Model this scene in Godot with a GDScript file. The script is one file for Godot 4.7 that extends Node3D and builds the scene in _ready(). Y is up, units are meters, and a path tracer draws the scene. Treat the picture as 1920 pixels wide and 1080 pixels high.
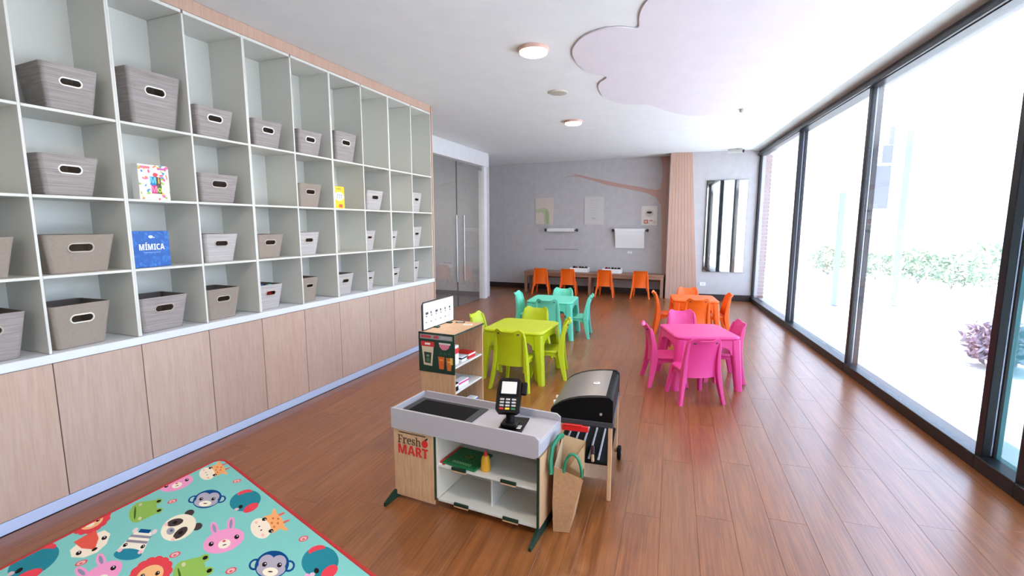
extends Node3D
# A children's play room: storage wall with baskets, toy market, small tables with chairs, glazed wall.

const PITCH := 0.4235          # width of one storage column
const FRONT := -3.08           # front plane of the storage wall
const CEIL := 2.92
const TILT := 0.09904          # the glazed wall runs 5.67 degrees off the storage wall
var corner := Vector3(1.029, 0, -10.61)
var along := Vector3(sin(TILT), 0, cos(TILT))      # runs along the glazing towards the viewer
var outward := Vector3(cos(TILT), 0, -sin(TILT))
var used := {}
var M := {}
var rng := RandomNumberGenerator.new()


class Geo:
	var v := PackedVector3Array()
	var x := Transform3D()

	func solid(t: PackedVector3Array) -> void:
		var vol := 0.0
		var w := PackedVector3Array()
		for p in t:
			w.append(x * p)
		var o := w[0]
		for i in range(0, w.size(), 3):
			vol += (w[i] - o).dot((w[i + 1] - o).cross(w[i + 2] - o))
		for i in range(0, w.size(), 3):
			v.append(w[i])
			v.append(w[i + 2] if vol > 0 else w[i + 1])
			v.append(w[i + 1] if vol > 0 else w[i + 2])

	# one face turned towards «out»
	func face(p: Array, out: Vector3) -> void:
		for i in range(1, p.size() - 1):
			var a: Vector3 = x * p[0]
			var b: Vector3 = x * p[i]
			var c: Vector3 = x * p[i + 1]
			var n := (c - a).cross(b - a)
			if n.dot(x.basis * out) >= 0:
				v.append_array([a, b, c])
			else:
				v.append_array([a, c, b])

	func box(c: Vector3, s: Vector3, b := 0.0) -> void:
		var h := s / 2
		b = minf(b, minf(h.x, minf(h.y, h.z)) * 0.9)
		var t := PackedVector3Array()
		if b <= 0.0:
			var q := []
			for i in 8:
				q.append(c + Vector3(h.x if i & 1 else -h.x, h.y if i & 2 else -h.y, h.z if i & 4 else -h.z))
			for f in [[0, 1, 3, 2], [4, 6, 7, 5], [0, 4, 5, 1], [2, 3, 7, 6], [0, 2, 6, 4], [1, 5, 7, 3]]:
				t.append_array([q[f[0]], q[f[1]], q[f[2]], q[f[0]], q[f[2]], q[f[3]]])
			solid(t)
			return
		# chamfered: three points at each corner
		var pt := func(sx: int, sy: int, sz: int, axis: int) -> Vector3:
			var e := Vector3(h.x - b, h.y - b, h.z - b)
			e[axis] = h[axis]
			return c + Vector3(e.x * sx, e.y * sy, e.z * sz)
		for axis in 3:
			var o1 := (axis + 1) % 3
			var o2 := (axis + 2) % 3
			for s1 in [-1, 1]:
				var r := []
				for k in [[-1, -1], [1, -1], [1, 1], [-1, 1]]:
					var sg := [0, 0, 0]
					sg[axis] = s1
					sg[o1] = k[0]
					sg[o2] = k[1]
					r.append(pt.call(sg[0], sg[1], sg[2], axis))
				add_quad(t, r[0], r[1], r[2], r[3], (Vector3.ZERO if true else c), c)
				# edges between faces axis and o1
				for s2 in [-1, 1]:
					var e := []
					for k in [-1, 1]:
						var sg := [0, 0, 0]
						sg[axis] = s1
						sg[o1] = s2
						sg[o2] = k
						e.append(pt.call(sg[0], sg[1], sg[2], axis))
						e.append(pt.call(sg[0], sg[1], sg[2], o1))
					add_quad(t, e[0], e[1], e[3], e[2], Vector3.ZERO, c)
		for sx in [-1, 1]:
			for sy in [-1, 1]:
				for sz in [-1, 1]:
					add_tri(t, pt.call(sx, sy, sz, 0), pt.call(sx, sy, sz, 1), pt.call(sx, sy, sz, 2), c)
		solid(t)

	func add_quad(t: PackedVector3Array, a: Vector3, b: Vector3, c: Vector3, d: Vector3, _u: Vector3, mid: Vector3) -> void:
		add_tri(t, a, b, c, mid)
		add_tri(t, a, c, d, mid)

	func add_tri(t: PackedVector3Array, a: Vector3, b: Vector3, c: Vector3, mid: Vector3) -> void:
		if (b - a).cross(c - a).dot((a + b + c) / 3 - mid) > 0:
			t.append_array([a, b, c])
		else:
			t.append_array([a, c, b])

	# polygon in the xy plane of «f», pushed from z0 to z1
	func prism(poly: PackedVector2Array, z0: float, z1: float, f := Transform3D()) -> void:
		var t := PackedVector3Array()
		if Geometry2D.is_polygon_clockwise(poly):
			poly = poly.duplicate()
			poly.reverse()
		var ids := Geometry2D.triangulate_polygon(poly)
		for i in range(0, ids.size(), 3):
			var a := poly[ids[i]]
			var b := poly[ids[i + 1]]
			var c := poly[ids[i + 2]]
			if (b - a).cross(c - a) < 0:
				var s := b
				b = c
				c = s
			t.append_array([f * Vector3(a.x, a.y, z1), f * Vector3(b.x, b.y, z1), f * Vector3(c.x, c.y, z1)])
			t.append_array([f * Vector3(a.x, a.y, z0), f * Vector3(c.x, c.y, z0), f * Vector3(b.x, b.y, z0)])
		var n := poly.size()
		for i in n:
			var a := poly[i]
			var b := poly[(i + 1) % n]
			var p := [f * Vector3(a.x, a.y, z0), f * Vector3(b.x, b.y, z0), f * Vector3(b.x, b.y, z1), f * Vector3(a.x, a.y, z1)]
			t.append_array([p[0], p[1], p[2], p[0], p[2], p[3]])
		solid(t)

	func loft(rings: Array, caps := true) -> void:
		var t := PackedVector3Array()
		var n: int = rings[0].size()
		for k in rings.size() - 1:
			for i in n:
				var a: Vector3 = rings[k][i]
				var b: Vector3 = rings[k][(i + 1) % n]
				var c: Vector3 = rings[k + 1][(i + 1) % n]
				var d: Vector3 = rings[k + 1][i]
				t.append_array([a, b, c, a, c, d])
		if caps:
			for e in [0, rings.size() - 1]:
				var mid := Vector3.ZERO
				for p in rings[e]:
					mid += p
				mid /= n
				for i in n:
					if e == 0:
						t.append_array([mid, rings[e][(i + 1) % n], rings[e][i]])
					else:
						t.append_array([mid, rings[e][i], rings[e][(i + 1) % n]])
		solid(t)

	# profile of (radius, height) round the y axis of «f»
	func lathe(prof: Array, seg := 20, f := Transform3D()) -> void:
		var rings := []
		for p in prof:
			var r := PackedVector3Array()
			for i in seg:
				var a := TAU * i / seg
				r.append(f * Vector3(cos(a) * p[0], p[1], sin(a) * p[0]))
			rings.append(r)
		loft(rings)

	func tube(path: Array, r: float, seg := 8, closed := false, flat := 1.0) -> void:
		var rings := []
		var n := path.size()
		var side := Vector3.ZERO
		for k in n:
			var d: Vector3
			if closed:
				d = path[(k + 1) % n] - path[(k - 1 + n) % n]
			else:
				d = path[mini(k + 1, n - 1)] - path[maxi(k - 1, 0)]
			d = d.normalized()
			if side == Vector3.ZERO:
				side = d.cross(Vector3.UP if absf(d.y) < 0.9 else Vector3.RIGHT).normalized()
			side = (side - d * side.dot(d)).normalized()
			var up := d.cross(side)
			var ring := PackedVector3Array()
			for i in seg:
				var a := TAU * i / seg
				ring.append(path[k] + side * cos(a) * r + up * sin(a) * r * flat)
			rings.append(ring)
		if closed:
			rings.append(rings[0])
		loft(rings, not closed)

	# a closed shell between two grids of points
	func shell(ga: Array, gb: Array) -> void:
		var t := PackedVector3Array()
		var ny := ga.size()
		var nx: int = ga[0].size()
		for j in ny - 1:
			for i in nx - 1:
				t.append_array([ga[j][i], ga[j][i + 1], ga[j + 1][i + 1], ga[j][i], ga[j + 1][i + 1], ga[j + 1][i]])
				t.append_array([gb[j][i], gb[j + 1][i + 1], gb[j][i + 1], gb[j][i], gb[j + 1][i], gb[j + 1][i + 1]])
		for i in nx - 1:
			t.append_array([ga[0][i], gb[0][i + 1], ga[0][i + 1], ga[0][i], gb[0][i], gb[0][i + 1]])
			var l := ny - 1
			t.append_array([ga[l][i], ga[l][i + 1], gb[l][i + 1], ga[l][i], gb[l][i + 1], gb[l][i]])
		for j in ny - 1:
			t.append_array([ga[j][0], ga[j + 1][0], gb[j + 1][0], ga[j][0], gb[j + 1][0], gb[j][0]])
			var l := nx - 1
			t.append_array([ga[j][l], gb[j + 1][l], ga[j + 1][l], ga[j][l], gb[j][l], gb[j + 1][l]])
		solid(t)

	func mesh(mat: Material, crease := 42.0, uv_shift := Vector2.ZERO) -> ArrayMesh:
		var n := v.size()
		var fn := PackedVector3Array()
		var near := {}
		for i in range(0, n, 3):
			var c := (v[i + 2] - v[i]).cross(v[i + 1] - v[i])
			fn.append(c)
			for k in 3:
				var key := Vector3i((v[i + k] * 20000.0).round())
				if not near.has(key):
					near[key] = PackedInt32Array()
				near[key].append(i / 3)
		var normals := PackedVector3Array()
		var uv := PackedVector2Array()
		normals.resize(n)
		uv.resize(n)
		var lim := cos(deg_to_rad(crease))
		for i in n:
			var own := fn[i / 3].normalized()
			var sum := Vector3.ZERO
			for j in near[Vector3i((v[i] * 20000.0).round())]:
				if fn[j].normalized().dot(own) >= lim:
					sum += fn[j]
			normals[i] = sum.normalized() if sum.length_squared() > 0 else Vector3.UP
			var a := own.abs()
			var p := v[i]
			if a.x >= a.y and a.x >= a.z:
				uv[i] = Vector2(p.z, p.y) + uv_shift
			elif a.y >= a.z:
				uv[i] = Vector2(p.x, p.z) + uv_shift
			else:
				uv[i] = Vector2(p.x, p.y) + uv_shift
		var arr := []
		arr.resize(Mesh.ARRAY_MAX)
		arr[Mesh.ARRAY_VERTEX] = v
		arr[Mesh.ARRAY_NORMAL] = normals
		arr[Mesh.ARRAY_TEX_UV] = uv
		var m := ArrayMesh.new()
		m.add_surface_from_arrays(Mesh.PRIMITIVE_TRIANGLES, arr)
		m.surface_set_material(0, mat)
		return m


# ---------------------------------------------------------------- naming and tagging

func numbered(called: String) -> String:
	used[called] = used.get(called, -1) + 1
	return called if used[called] == 0 else "%s_%03d" % [called, used[called]]


func tag(o: Node, label: String, category: String, group := "", kind := "") -> Node:
	o.set_meta("label", label)
	o.set_meta("category", category)
	if group:
		o.set_meta("group", group)
	if kind:
		o.set_meta("kind", kind)
	return o


func thing(called: String, label: String, category: String, at := Vector3.ZERO, turn := 0.0, group := "") -> Node3D:
	var o := Node3D.new()
	o.name = numbered(called)
	add_child(o)
	o.position = at
	o.rotation.y = deg_to_rad(turn)
	tag(o, label, category, group)
	return o


func part(called: String, g: Geo, mat: Material, parent: Node, crease := 42.0) -> MeshInstance3D:
	var o := MeshInstance3D.new()
	o.name = numbered(called) if parent == self else called
	o.mesh = g.mesh(mat, crease)
	parent.add_child(o, true)
	return o


func put(called: String, m: Mesh, parent: Node, at := Vector3.ZERO) -> MeshInstance3D:
	var o := MeshInstance3D.new()
	o.name = called
	o.mesh = m
	parent.add_child(o, true)
	o.position = at
	return o


func structure(called: String, g: Geo, mat: Material, label := "", category := "") -> MeshInstance3D:
	var o := part(called, g, mat, self)
	o.set_meta("kind", "structure")
	if label:
		o.set_meta("label", label)
		o.set_meta("category", category)
	return o


func struct_node(called: String, label: String, category: String, at := Vector3.ZERO) -> Node3D:
	var o := Node3D.new()
	o.name = numbered(called)
	add_child(o)
	o.position = at
	tag(o, label, category, "", "structure")
	return o


func boxpart(called: String, c: Vector3, s: Vector3, b: float, mat: Material, parent: Node) -> MeshInstance3D:
	var g := Geo.new()
	g.box(c, s, b)
	return part(called, g, mat, parent)


func lettering(text: String, height: float, mat: Material, parent: Node, at: Vector3, basis_: Basis, font_name := "Droid Sans", weight := 700, called := "lettering", squeeze := 1.0, italic := false) -> MeshInstance3D:
	var t := TextMesh.new()
	var f := SystemFont.new()
	f.font_names = PackedStringArray([font_name])
	f.font_weight = weight
	f.font_italic = italic
	t.font = f
	t.text = text
	t.font_size = 48
	t.pixel_size = height / 48.0
	t.depth = 0.0015
	t.material = mat
	var o := MeshInstance3D.new()
	o.name = called
	o.mesh = t
	parent.add_child(o, true)
	o.transform = Transform3D(basis_ * Basis.from_scale(Vector3(squeeze, 1, 1)), at)
	return o


# ---------------------------------------------------------------- materials

func flat(c: Color, rough := 0.5, metal := 0.0, spec := 0.5) -> StandardMaterial3D:
	var m := StandardMaterial3D.new()
	m.albedo_color = c
	m.roughness = rough
	m.metallic = metal
	m.metallic_specular = spec
	return m


func grain_image(w: int, h: int, seed_: int, a: Color, b: Color, fine: float, coarse: float) -> ImageTexture:
	var n := FastNoiseLite.new()
	n.seed = seed_
	n.noise_type = FastNoiseLite.TYPE_SIMPLEX_SMOOTH
	n.frequency = 1.0
	n.fractal_octaves = 3
	var im := Image.create(w, h, false, Image.FORMAT_RGB8)
	for y in h:
		for x in w:
			# closes round both edges
			var ax := TAU * x / w
			var ay := TAU * y / h
			var f := n.get_noise_3d(cos(ax) * fine, sin(ax) * fine, sin(ay) * 1.3 + cos(ay) * 0.7)
			var c := n.get_noise_3d(cos(ax) * coarse + 9.0, sin(ax) * coarse, sin(ay) * 0.9 - cos(ay) * 1.1)
			var k := clampf(0.5 + f * 0.55 + c * 0.5, 0.0, 1.0)
			im.set_pixel(x, y, a.lerp(b, k))
	return ImageTexture.create_from_image(im)


func grained(tex: Texture2D, tint: Color, size: Vector2, rough: float, spec := 0.5) -> StandardMaterial3D:
	var m := flat(tint, rough, 0.0, spec)
	m.albedo_texture = tex
	m.uv1_scale = Vector3(1.0 / size.x, 1.0 / size.y, 1)
	return m


func fine_noise(c: Color, rough: float, freq: float, amount: float, scale_: Vector3, bump := 0.0) -> StandardMaterial3D:
	var m := flat(c, rough)
	var n := FastNoiseLite.new()
	n.seed = int(freq * 1000) + 3
	n.frequency = freq
	n.fractal_octaves = 3
	var t := NoiseTexture2D.new()
	t.width = 256
	t.height = 256
	t.seamless = true
	t.noise = n
	var r := Gradient.new()
	r.set_color(0, Color(1 - amount, 1 - amount, 1 - amount))
	r.set_color(1, Color(1, 1, 1))
	t.color_ramp = r
	m.albedo_texture = t
	m.uv1_triplanar = true
	m.uv1_scale = scale_
	if bump > 0:
		var b := NoiseTexture2D.new()
		b.width = 256
		b.height = 256
		b.seamless = true
		b.noise = n
		b.as_normal_map = true
		b.bump_strength = bump
		m.normal_enabled = true
		m.normal_texture = b
	return m


func glass(c: Color, alpha: float) -> StandardMaterial3D:
	var m := StandardMaterial3D.new()
	m.transparency = BaseMaterial3D.TRANSPARENCY_ALPHA
	m.albedo_color = Color(c.r, c.g, c.b, alpha)
	m.roughness = 0.0
	return m


func make_materials() -> void:
	M.white = flat(Color(0.83, 0.83, 0.80), 0.42)
	M.ledge = flat(Color(0.86, 0.88, 0.91), 0.3)
	M.plinth = flat(Color(0.73, 0.79, 0.91), 0.35)
	M.ceiling = fine_noise(Color(0.90, 0.905, 0.905), 0.85, 0.02, 0.02, Vector3(0.6, 0.6, 0.6))
	M.cloud = fine_noise(Color(0.87, 0.845, 0.865), 0.8, 0.02, 0.02, Vector3(0.6, 0.6, 0.6))
	M.strip = flat(Color(0.84, 0.88, 0.87), 0.6)
	M.lintel = flat(Color(0.90, 0.92, 0.915), 0.7)
	M.wall = fine_noise(Color(0.765, 0.75, 0.755), 0.8, 0.03, 0.05, Vector3(0.7, 0.7, 0.7))
	M.wall_white = fine_noise(Color(0.86, 0.855, 0.855), 0.75, 0.03, 0.03, Vector3(0.7, 0.7, 0.7))
	M.base = flat(Color(0.20, 0.15, 0.145), 0.4)
	M.tree = flat(Color(0.74, 0.60, 0.56), 0.75)
	var oak := grain_image(256, 512, 5, Color(0.725, 0.62, 0.56), Color(0.775, 0.68, 0.625), 6.0, 2.5)
	M.oak = []
	for k in 4:
		M.oak.append(grained(oak, [Color(1, 1, 1), Color(0.97, 0.965, 0.96), Color(1, 0.985, 0.97), Color(0.985, 0.98, 0.985)][k], Vector2(0.55, 1.6), 0.45))
	M.fascia = grained(oak, Color(1.0, 0.95, 0.91), Vector2(0.4, 3.0), 0.5)
	M.slatwood = grained(oak, Color(1, 0.94, 0.91), Vector2(0.16, 2.6), 0.55)
	M.bench = grained(oak, Color(0.82, 0.72, 0.64), Vector2(0.4, 1.4), 0.5)
	var ply := grain_image(256, 512, 11, Color(0.74, 0.58, 0.43), Color(0.83, 0.68, 0.53), 7.0, 2.5)
	M.ply = grained(ply, Color(1, 1, 1), Vector2(0.35, 0.9), 0.5)
	M.ply_pale = grained(ply, Color(1.0, 0.98, 0.95), Vector2(0.12, 0.8), 0.5)
	var plank := grain_image(256, 1024, 23, Color(0.46, 0.255, 0.118), Color(0.62, 0.382, 0.195), 6.0, 2.0)
	M.plank = []
	for c in [Color(1, 1, 1), Color(0.97, 0.96, 0.955), Color(1.0, 0.98, 0.965), Color(0.98, 0.985, 0.985), Color(0.945, 0.94, 0.935), Color(0.99, 0.97, 0.97)]:
		M.plank.append(grained(plank, c, Vector2(0.30, 2.4), 0.28, 0.72))
	M.joint = flat(Color(0.33, 0.21, 0.15), 0.8)
	M.frame = flat(Color(0.115, 0.115, 0.135), 0.38, 0.3)
	M.seal = flat(Color(0.62, 0.65, 0.72), 0.3, 0.7)
	M.pane = glass(Color(0.95, 0.98, 1.0), 0.03)
	M.pane_teal = glass(Color(0.45, 0.80, 0.84), 0.45)
	M.pane_door = glass(Color(0.80, 0.85, 0.84), 0.07)
	M.steel = flat(Color(0.66, 0.66, 0.66), 0.28, 0.9)
	M.mirror = flat(Color(0.93, 0.95, 0.95), 0.02, 1.0)
	M.lime = flat(Color(0.71, 0.77, 0.06), 0.42)
	M.teal = flat(Color(0.40, 0.82, 0.71), 0.42)
	M.orange = flat(Color(0.96, 0.41, 0.07), 0.42)
	M.pink = flat(Color(0.87, 0.24, 0.54), 0.42)
	M.black = flat(Color(0.04, 0.04, 0.045), 0.5, 0.0, 0.25)
	M.black_soft = flat(Color(0.055, 0.055, 0.06), 0.75, 0.0, 0.25)
	M.charcoal = flat(Color(0.20, 0.20, 0.215), 0.6)
	M.tray = flat(Color(0.68, 0.66, 0.675), 0.45)
	M.green_dark = flat(Color(0.02, 0.19, 0.13), 0.5)
	M.green = flat(Color(0.06, 0.43, 0.24), 0.5)
	M.ribbon = flat(Color(0.03, 0.48, 0.33), 0.5)
	M.red = flat(Color(0.83, 0.10, 0.10), 0.45)
	M.redprint = flat(Color(0.80, 0.14, 0.13), 0.6)
	M.ink = flat(Color(0.24, 0.19, 0.14), 0.6)
	M.kraft = fine_noise(Color(0.71, 0.53, 0.36), 0.8, 0.04, 0.12, Vector3(3, 3, 3))
	M.kraft_in = flat(Color(0.80, 0.68, 0.53), 0.85)
	M.paper = flat(Color(0.93, 0.93, 0.93), 0.6)
	M.cream = flat(Color(0.90, 0.87, 0.80), 0.6)
	M.yellow = flat(Color(0.96, 0.80, 0.10), 0.5)
	M.mustard = flat(Color(0.88, 0.64, 0.13), 0.45)
	M.blue = flat(Color(0.13, 0.40, 0.72), 0.45)
	M.silver = flat(Color(0.80, 0.80, 0.80), 0.3, 0.85)
	M.hood = flat(Color(0.56, 0.54, 0.53), 0.36, 0.55)
	M.ring = flat(Color(0.93, 0.92, 0.88), 0.3, 0.2)
	M.ring_dark = flat(Color(0.74, 0.70, 0.66), 0.35, 0.2)
	M.screen = flat(Color(0.62, 0.64, 0.66), 0.3)
	M.leaf = []
	M.leaf.append(flat(Color(0.50, 0.57, 0.46), 0.7))
	M.leaf.append(flat(Color(0.54, 0.60, 0.50), 0.7))
	M.leaf.append(flat(Color(0.56, 0.51, 0.58), 0.7))
	for m in M.leaf:
		m.cull_mode = BaseMaterial3D.CULL_DISABLED
		m.backlight_enabled = true
		m.backlight = Color(0.10, 0.14, 0.08)
	M.stone = fine_noise(Color(0.90, 0.90, 0.89), 0.85, 0.03, 0.08, Vector3(0.8, 0.8, 0.8))
	M.post = flat(Color(0.52, 0.62, 0.67), 0.5)
	M.banner = flat(Color(0.47, 0.47, 0.56), 0.7)
	M.brick = []
	for c in [Color(0.62, 0.48, 0.44), Color(0.56, 0.43, 0.40), Color(0.66, 0.52, 0.47)]:
		M.brick.append(flat(c, 0.9))
	M.mortar = flat(Color(0.70, 0.68, 0.66), 0.95)
	M.tile_dark = flat(Color(0.27, 0.26, 0.26), 0.35)
	# woven basket fabric: streaks that run round the basket
	M.basket = []
	var weave := FastNoiseLite.new()
	weave.seed = 77
	weave.frequency = 0.05
	weave.fractal_octaves = 3
	for spec in [[Color(0.54, 0.51, 0.50), Color(0.67, 0.64, 0.63), 0.16], [Color(0.57, 0.525, 0.485), Color(0.61, 0.565, 0.525), 1.5], [Color(0.64, 0.62, 0.61), Color(0.76, 0.745, 0.74), 0.16]]:
		var im := Image.create(256, 256, false, Image.FORMAT_RGB8)
		for y in 256:
			for x in 256:
				var ax := TAU * x / 256.0
				var ay := TAU * y / 256.0
				var k := weave.get_noise_3d(cos(ax) * 40.0 * spec[2] + 50, sin(ax) * 40.0 * spec[2], cos(ay) * 300.0) * 0.6 + weave.get_noise_3d(sin(ay) * 300.0, cos(ax) * 60.0 * spec[2], 400.0) * 0.6
				im.set_pixel(x, y, spec[0].lerp(spec[1], clampf(0.5 + k, 0, 1)))
		M.basket.append(grained(ImageTexture.create_from_image(im), Color(1, 1, 1), Vector2(0.5, 0.3), 0.9, 0.2))
	M.lining = flat(Color(0.40, 0.36, 0.34), 0.9)


# ---------------------------------------------------------------- drawing flat print

func fill(im: Image, poly: PackedVector2Array, c: Color) -> void:
	var y0 := 1e9
	var y1 := -1e9
	for p in poly:
		y0 = minf(y0, p.y)
		y1 = maxf(y1, p.y)
	for y in range(maxi(0, int(y0)), mini(im.get_height() - 1, int(y1)) + 1):
		var xs := []
		var yy := y + 0.5
		for i in poly.size():
			var a := poly[i]
			var b := poly[(i + 1) % poly.size()]
			if (a.y <= yy) != (b.y <= yy):
				xs.append(a.x + (yy - a.y) / (b.y - a.y) * (b.x - a.x))
		xs.sort()
		for k in range(0, xs.size() - 1, 2):
			var l := maxi(0, int(round(xs[k])))
			var r := mini(im.get_width(), int(round(xs[k + 1])))
			if r > l:
				im.fill_rect(Rect2i(l, y, r - l, 1), c)


func oval(cx: float, cy: float, rx: float, ry: float, turn := 0.0, n := 28) -> PackedVector2Array:
	var p := PackedVector2Array()
	for i in n:
		var a := TAU * i / n
		p.append(Vector2(cx, cy) + Vector2(cos(a) * rx, sin(a) * ry).rotated(turn))
	return p


func rect(x0: float, y0: float, x1: float, y1: float) -> PackedVector2Array:
	return PackedVector2Array([Vector2(x0, y0), Vector2(x1, y0), Vector2(x1, y1), Vector2(x0, y1)])


func placed(poly: PackedVector2Array, f: Transform2D) -> PackedVector2Array:
	var p := PackedVector2Array()
	for q in poly:
		p.append(f * q)
	return p


# a flat print on a sheet: a quad with its own 0..1 coordinates facing «out» of the basis z axis
func sheet(called: String, w: float, h: float, mat: Material, parent: Node, f: Transform3D, thick := 0.0012) -> MeshInstance3D:
	var o := Geo.new()
	o.box(Vector3(0, 0, -thick / 2), Vector3(w, h, thick))
	var m := o.mesh(mat)
	var arr := m.surface_get_arrays(0)
	var vv: PackedVector3Array = arr[Mesh.ARRAY_VERTEX]
	var uv := PackedVector2Array()
	for p in vv:
		uv.append(Vector2(p.x / w + 0.5, 0.5 - p.y / h))
	arr[Mesh.ARRAY_TEX_UV] = uv
	var m2 := ArrayMesh.new()
	m2.add_surface_from_arrays(Mesh.PRIMITIVE_TRIANGLES, arr)
	m2.surface_set_material(0, mat)
	var n := MeshInstance3D.new()
	n.name = called
	n.mesh = m2
	parent.add_child(n, true)
	n.transform = f
	return n


func print_mat(im: Image, rough := 0.55) -> StandardMaterial3D:
	var m := flat(Color(1, 1, 1), rough)
	m.albedo_texture = ImageTexture.create_from_image(im)
	m.texture_repeat = false
	return m


# ---------------------------------------------------------------- the start

func _ready() -> void:
	rng.seed = 4
	# camera
	var cam := Camera3D.new()
	cam.name = "camera"
	cam.fov = 62.494
	cam.near = 0.05
	cam.far = 200.0
	add_child(cam)
	cam.position = Vector3(0, 1.5, 0)
	cam.rotation = Vector3(deg_to_rad(-7.5525), deg_to_rad(21.409), 0)
	cam.current = true
	# sky and exposure
	var env := Environment.new()
	var sky := Sky.new()
	var sm := ProceduralSkyMaterial.new()
	sm.sky_top_color = Color(0.72, 0.84, 1.0)
	sm.sky_horizon_color = Color(0.93, 0.965, 1.0)
	sm.ground_horizon_color = Color(0.9, 0.9, 0.9)
	sm.ground_bottom_color = Color(0.7, 0.7, 0.7)
	sm.sun_angle_max = 1.0
	sky.sky_material = sm
	env.background_mode = Environment.BG_SKY
	env.sky = sky
	env.background_energy_multiplier = 4.5
	env.tonemap_mode = Environment.TONE_MAPPER_LINEAR
	env.tonemap_exposure = 1.43
	env.sdfgi_enabled = true
	env.ssao_enabled = true
	env.ssil_enabled = true
	var we := WorldEnvironment.new()
	we.name = "environment"
	we.environment = env
	add_child(we)
	# sun: high, from over the building, so that it falls on the terrace and not into the room
	var sun := DirectionalLight3D.new()
	sun.name = "sun"
	sun.light_color = Color(0.97, 0.985, 1.0)
	sun.light_energy = 5.0
	sun.light_angular_distance = 0.6
	sun.shadow_enabled = true
	add_child(sun)
	sun.look_at_from_position(Vector3.ZERO, Vector3(0.07, -0.9, 0.42), Vector3.FORWARD)

	make_materials()
	build_shell()
	build_floor()
	build_glazing()
	build_glass_door()
	build_outside()
	build_storage()
	build_lamps()
	build_tables()
	build_bench()
	build_wall_items()
	build_counter()
	build_stand()
	build_grill()
	build_bag()
	build_rug()


func xz(p: Vector3) -> Vector2:
	return Vector2(p.x, p.z)


func win(u: float, out := 0.0) -> Vector3:
	return corner + along * u + outward * out


# a frame whose x runs along the glazing (towards the viewer), y up, z into the room
func win_frame(u: float, out := 0.0) -> Transform3D:
	return Transform3D(Basis(along, Vector3.UP, along.cross(Vector3.UP)), win(u, out))


# flat slab over a polygon of world x, z
func plan(g: Geo, poly: Array, y0: float, y1: float) -> void:
	var p := PackedVector2Array()
	for q in poly:
		p.append(Vector2(q.x, -q.y))
	g.prism(p, y0, y1, Transform3D(Basis(Vector3.RIGHT, Vector3.FORWARD, Vector3.UP), Vector3.ZERO))


const REAR := 3.3     # the room closes behind the viewer

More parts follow.
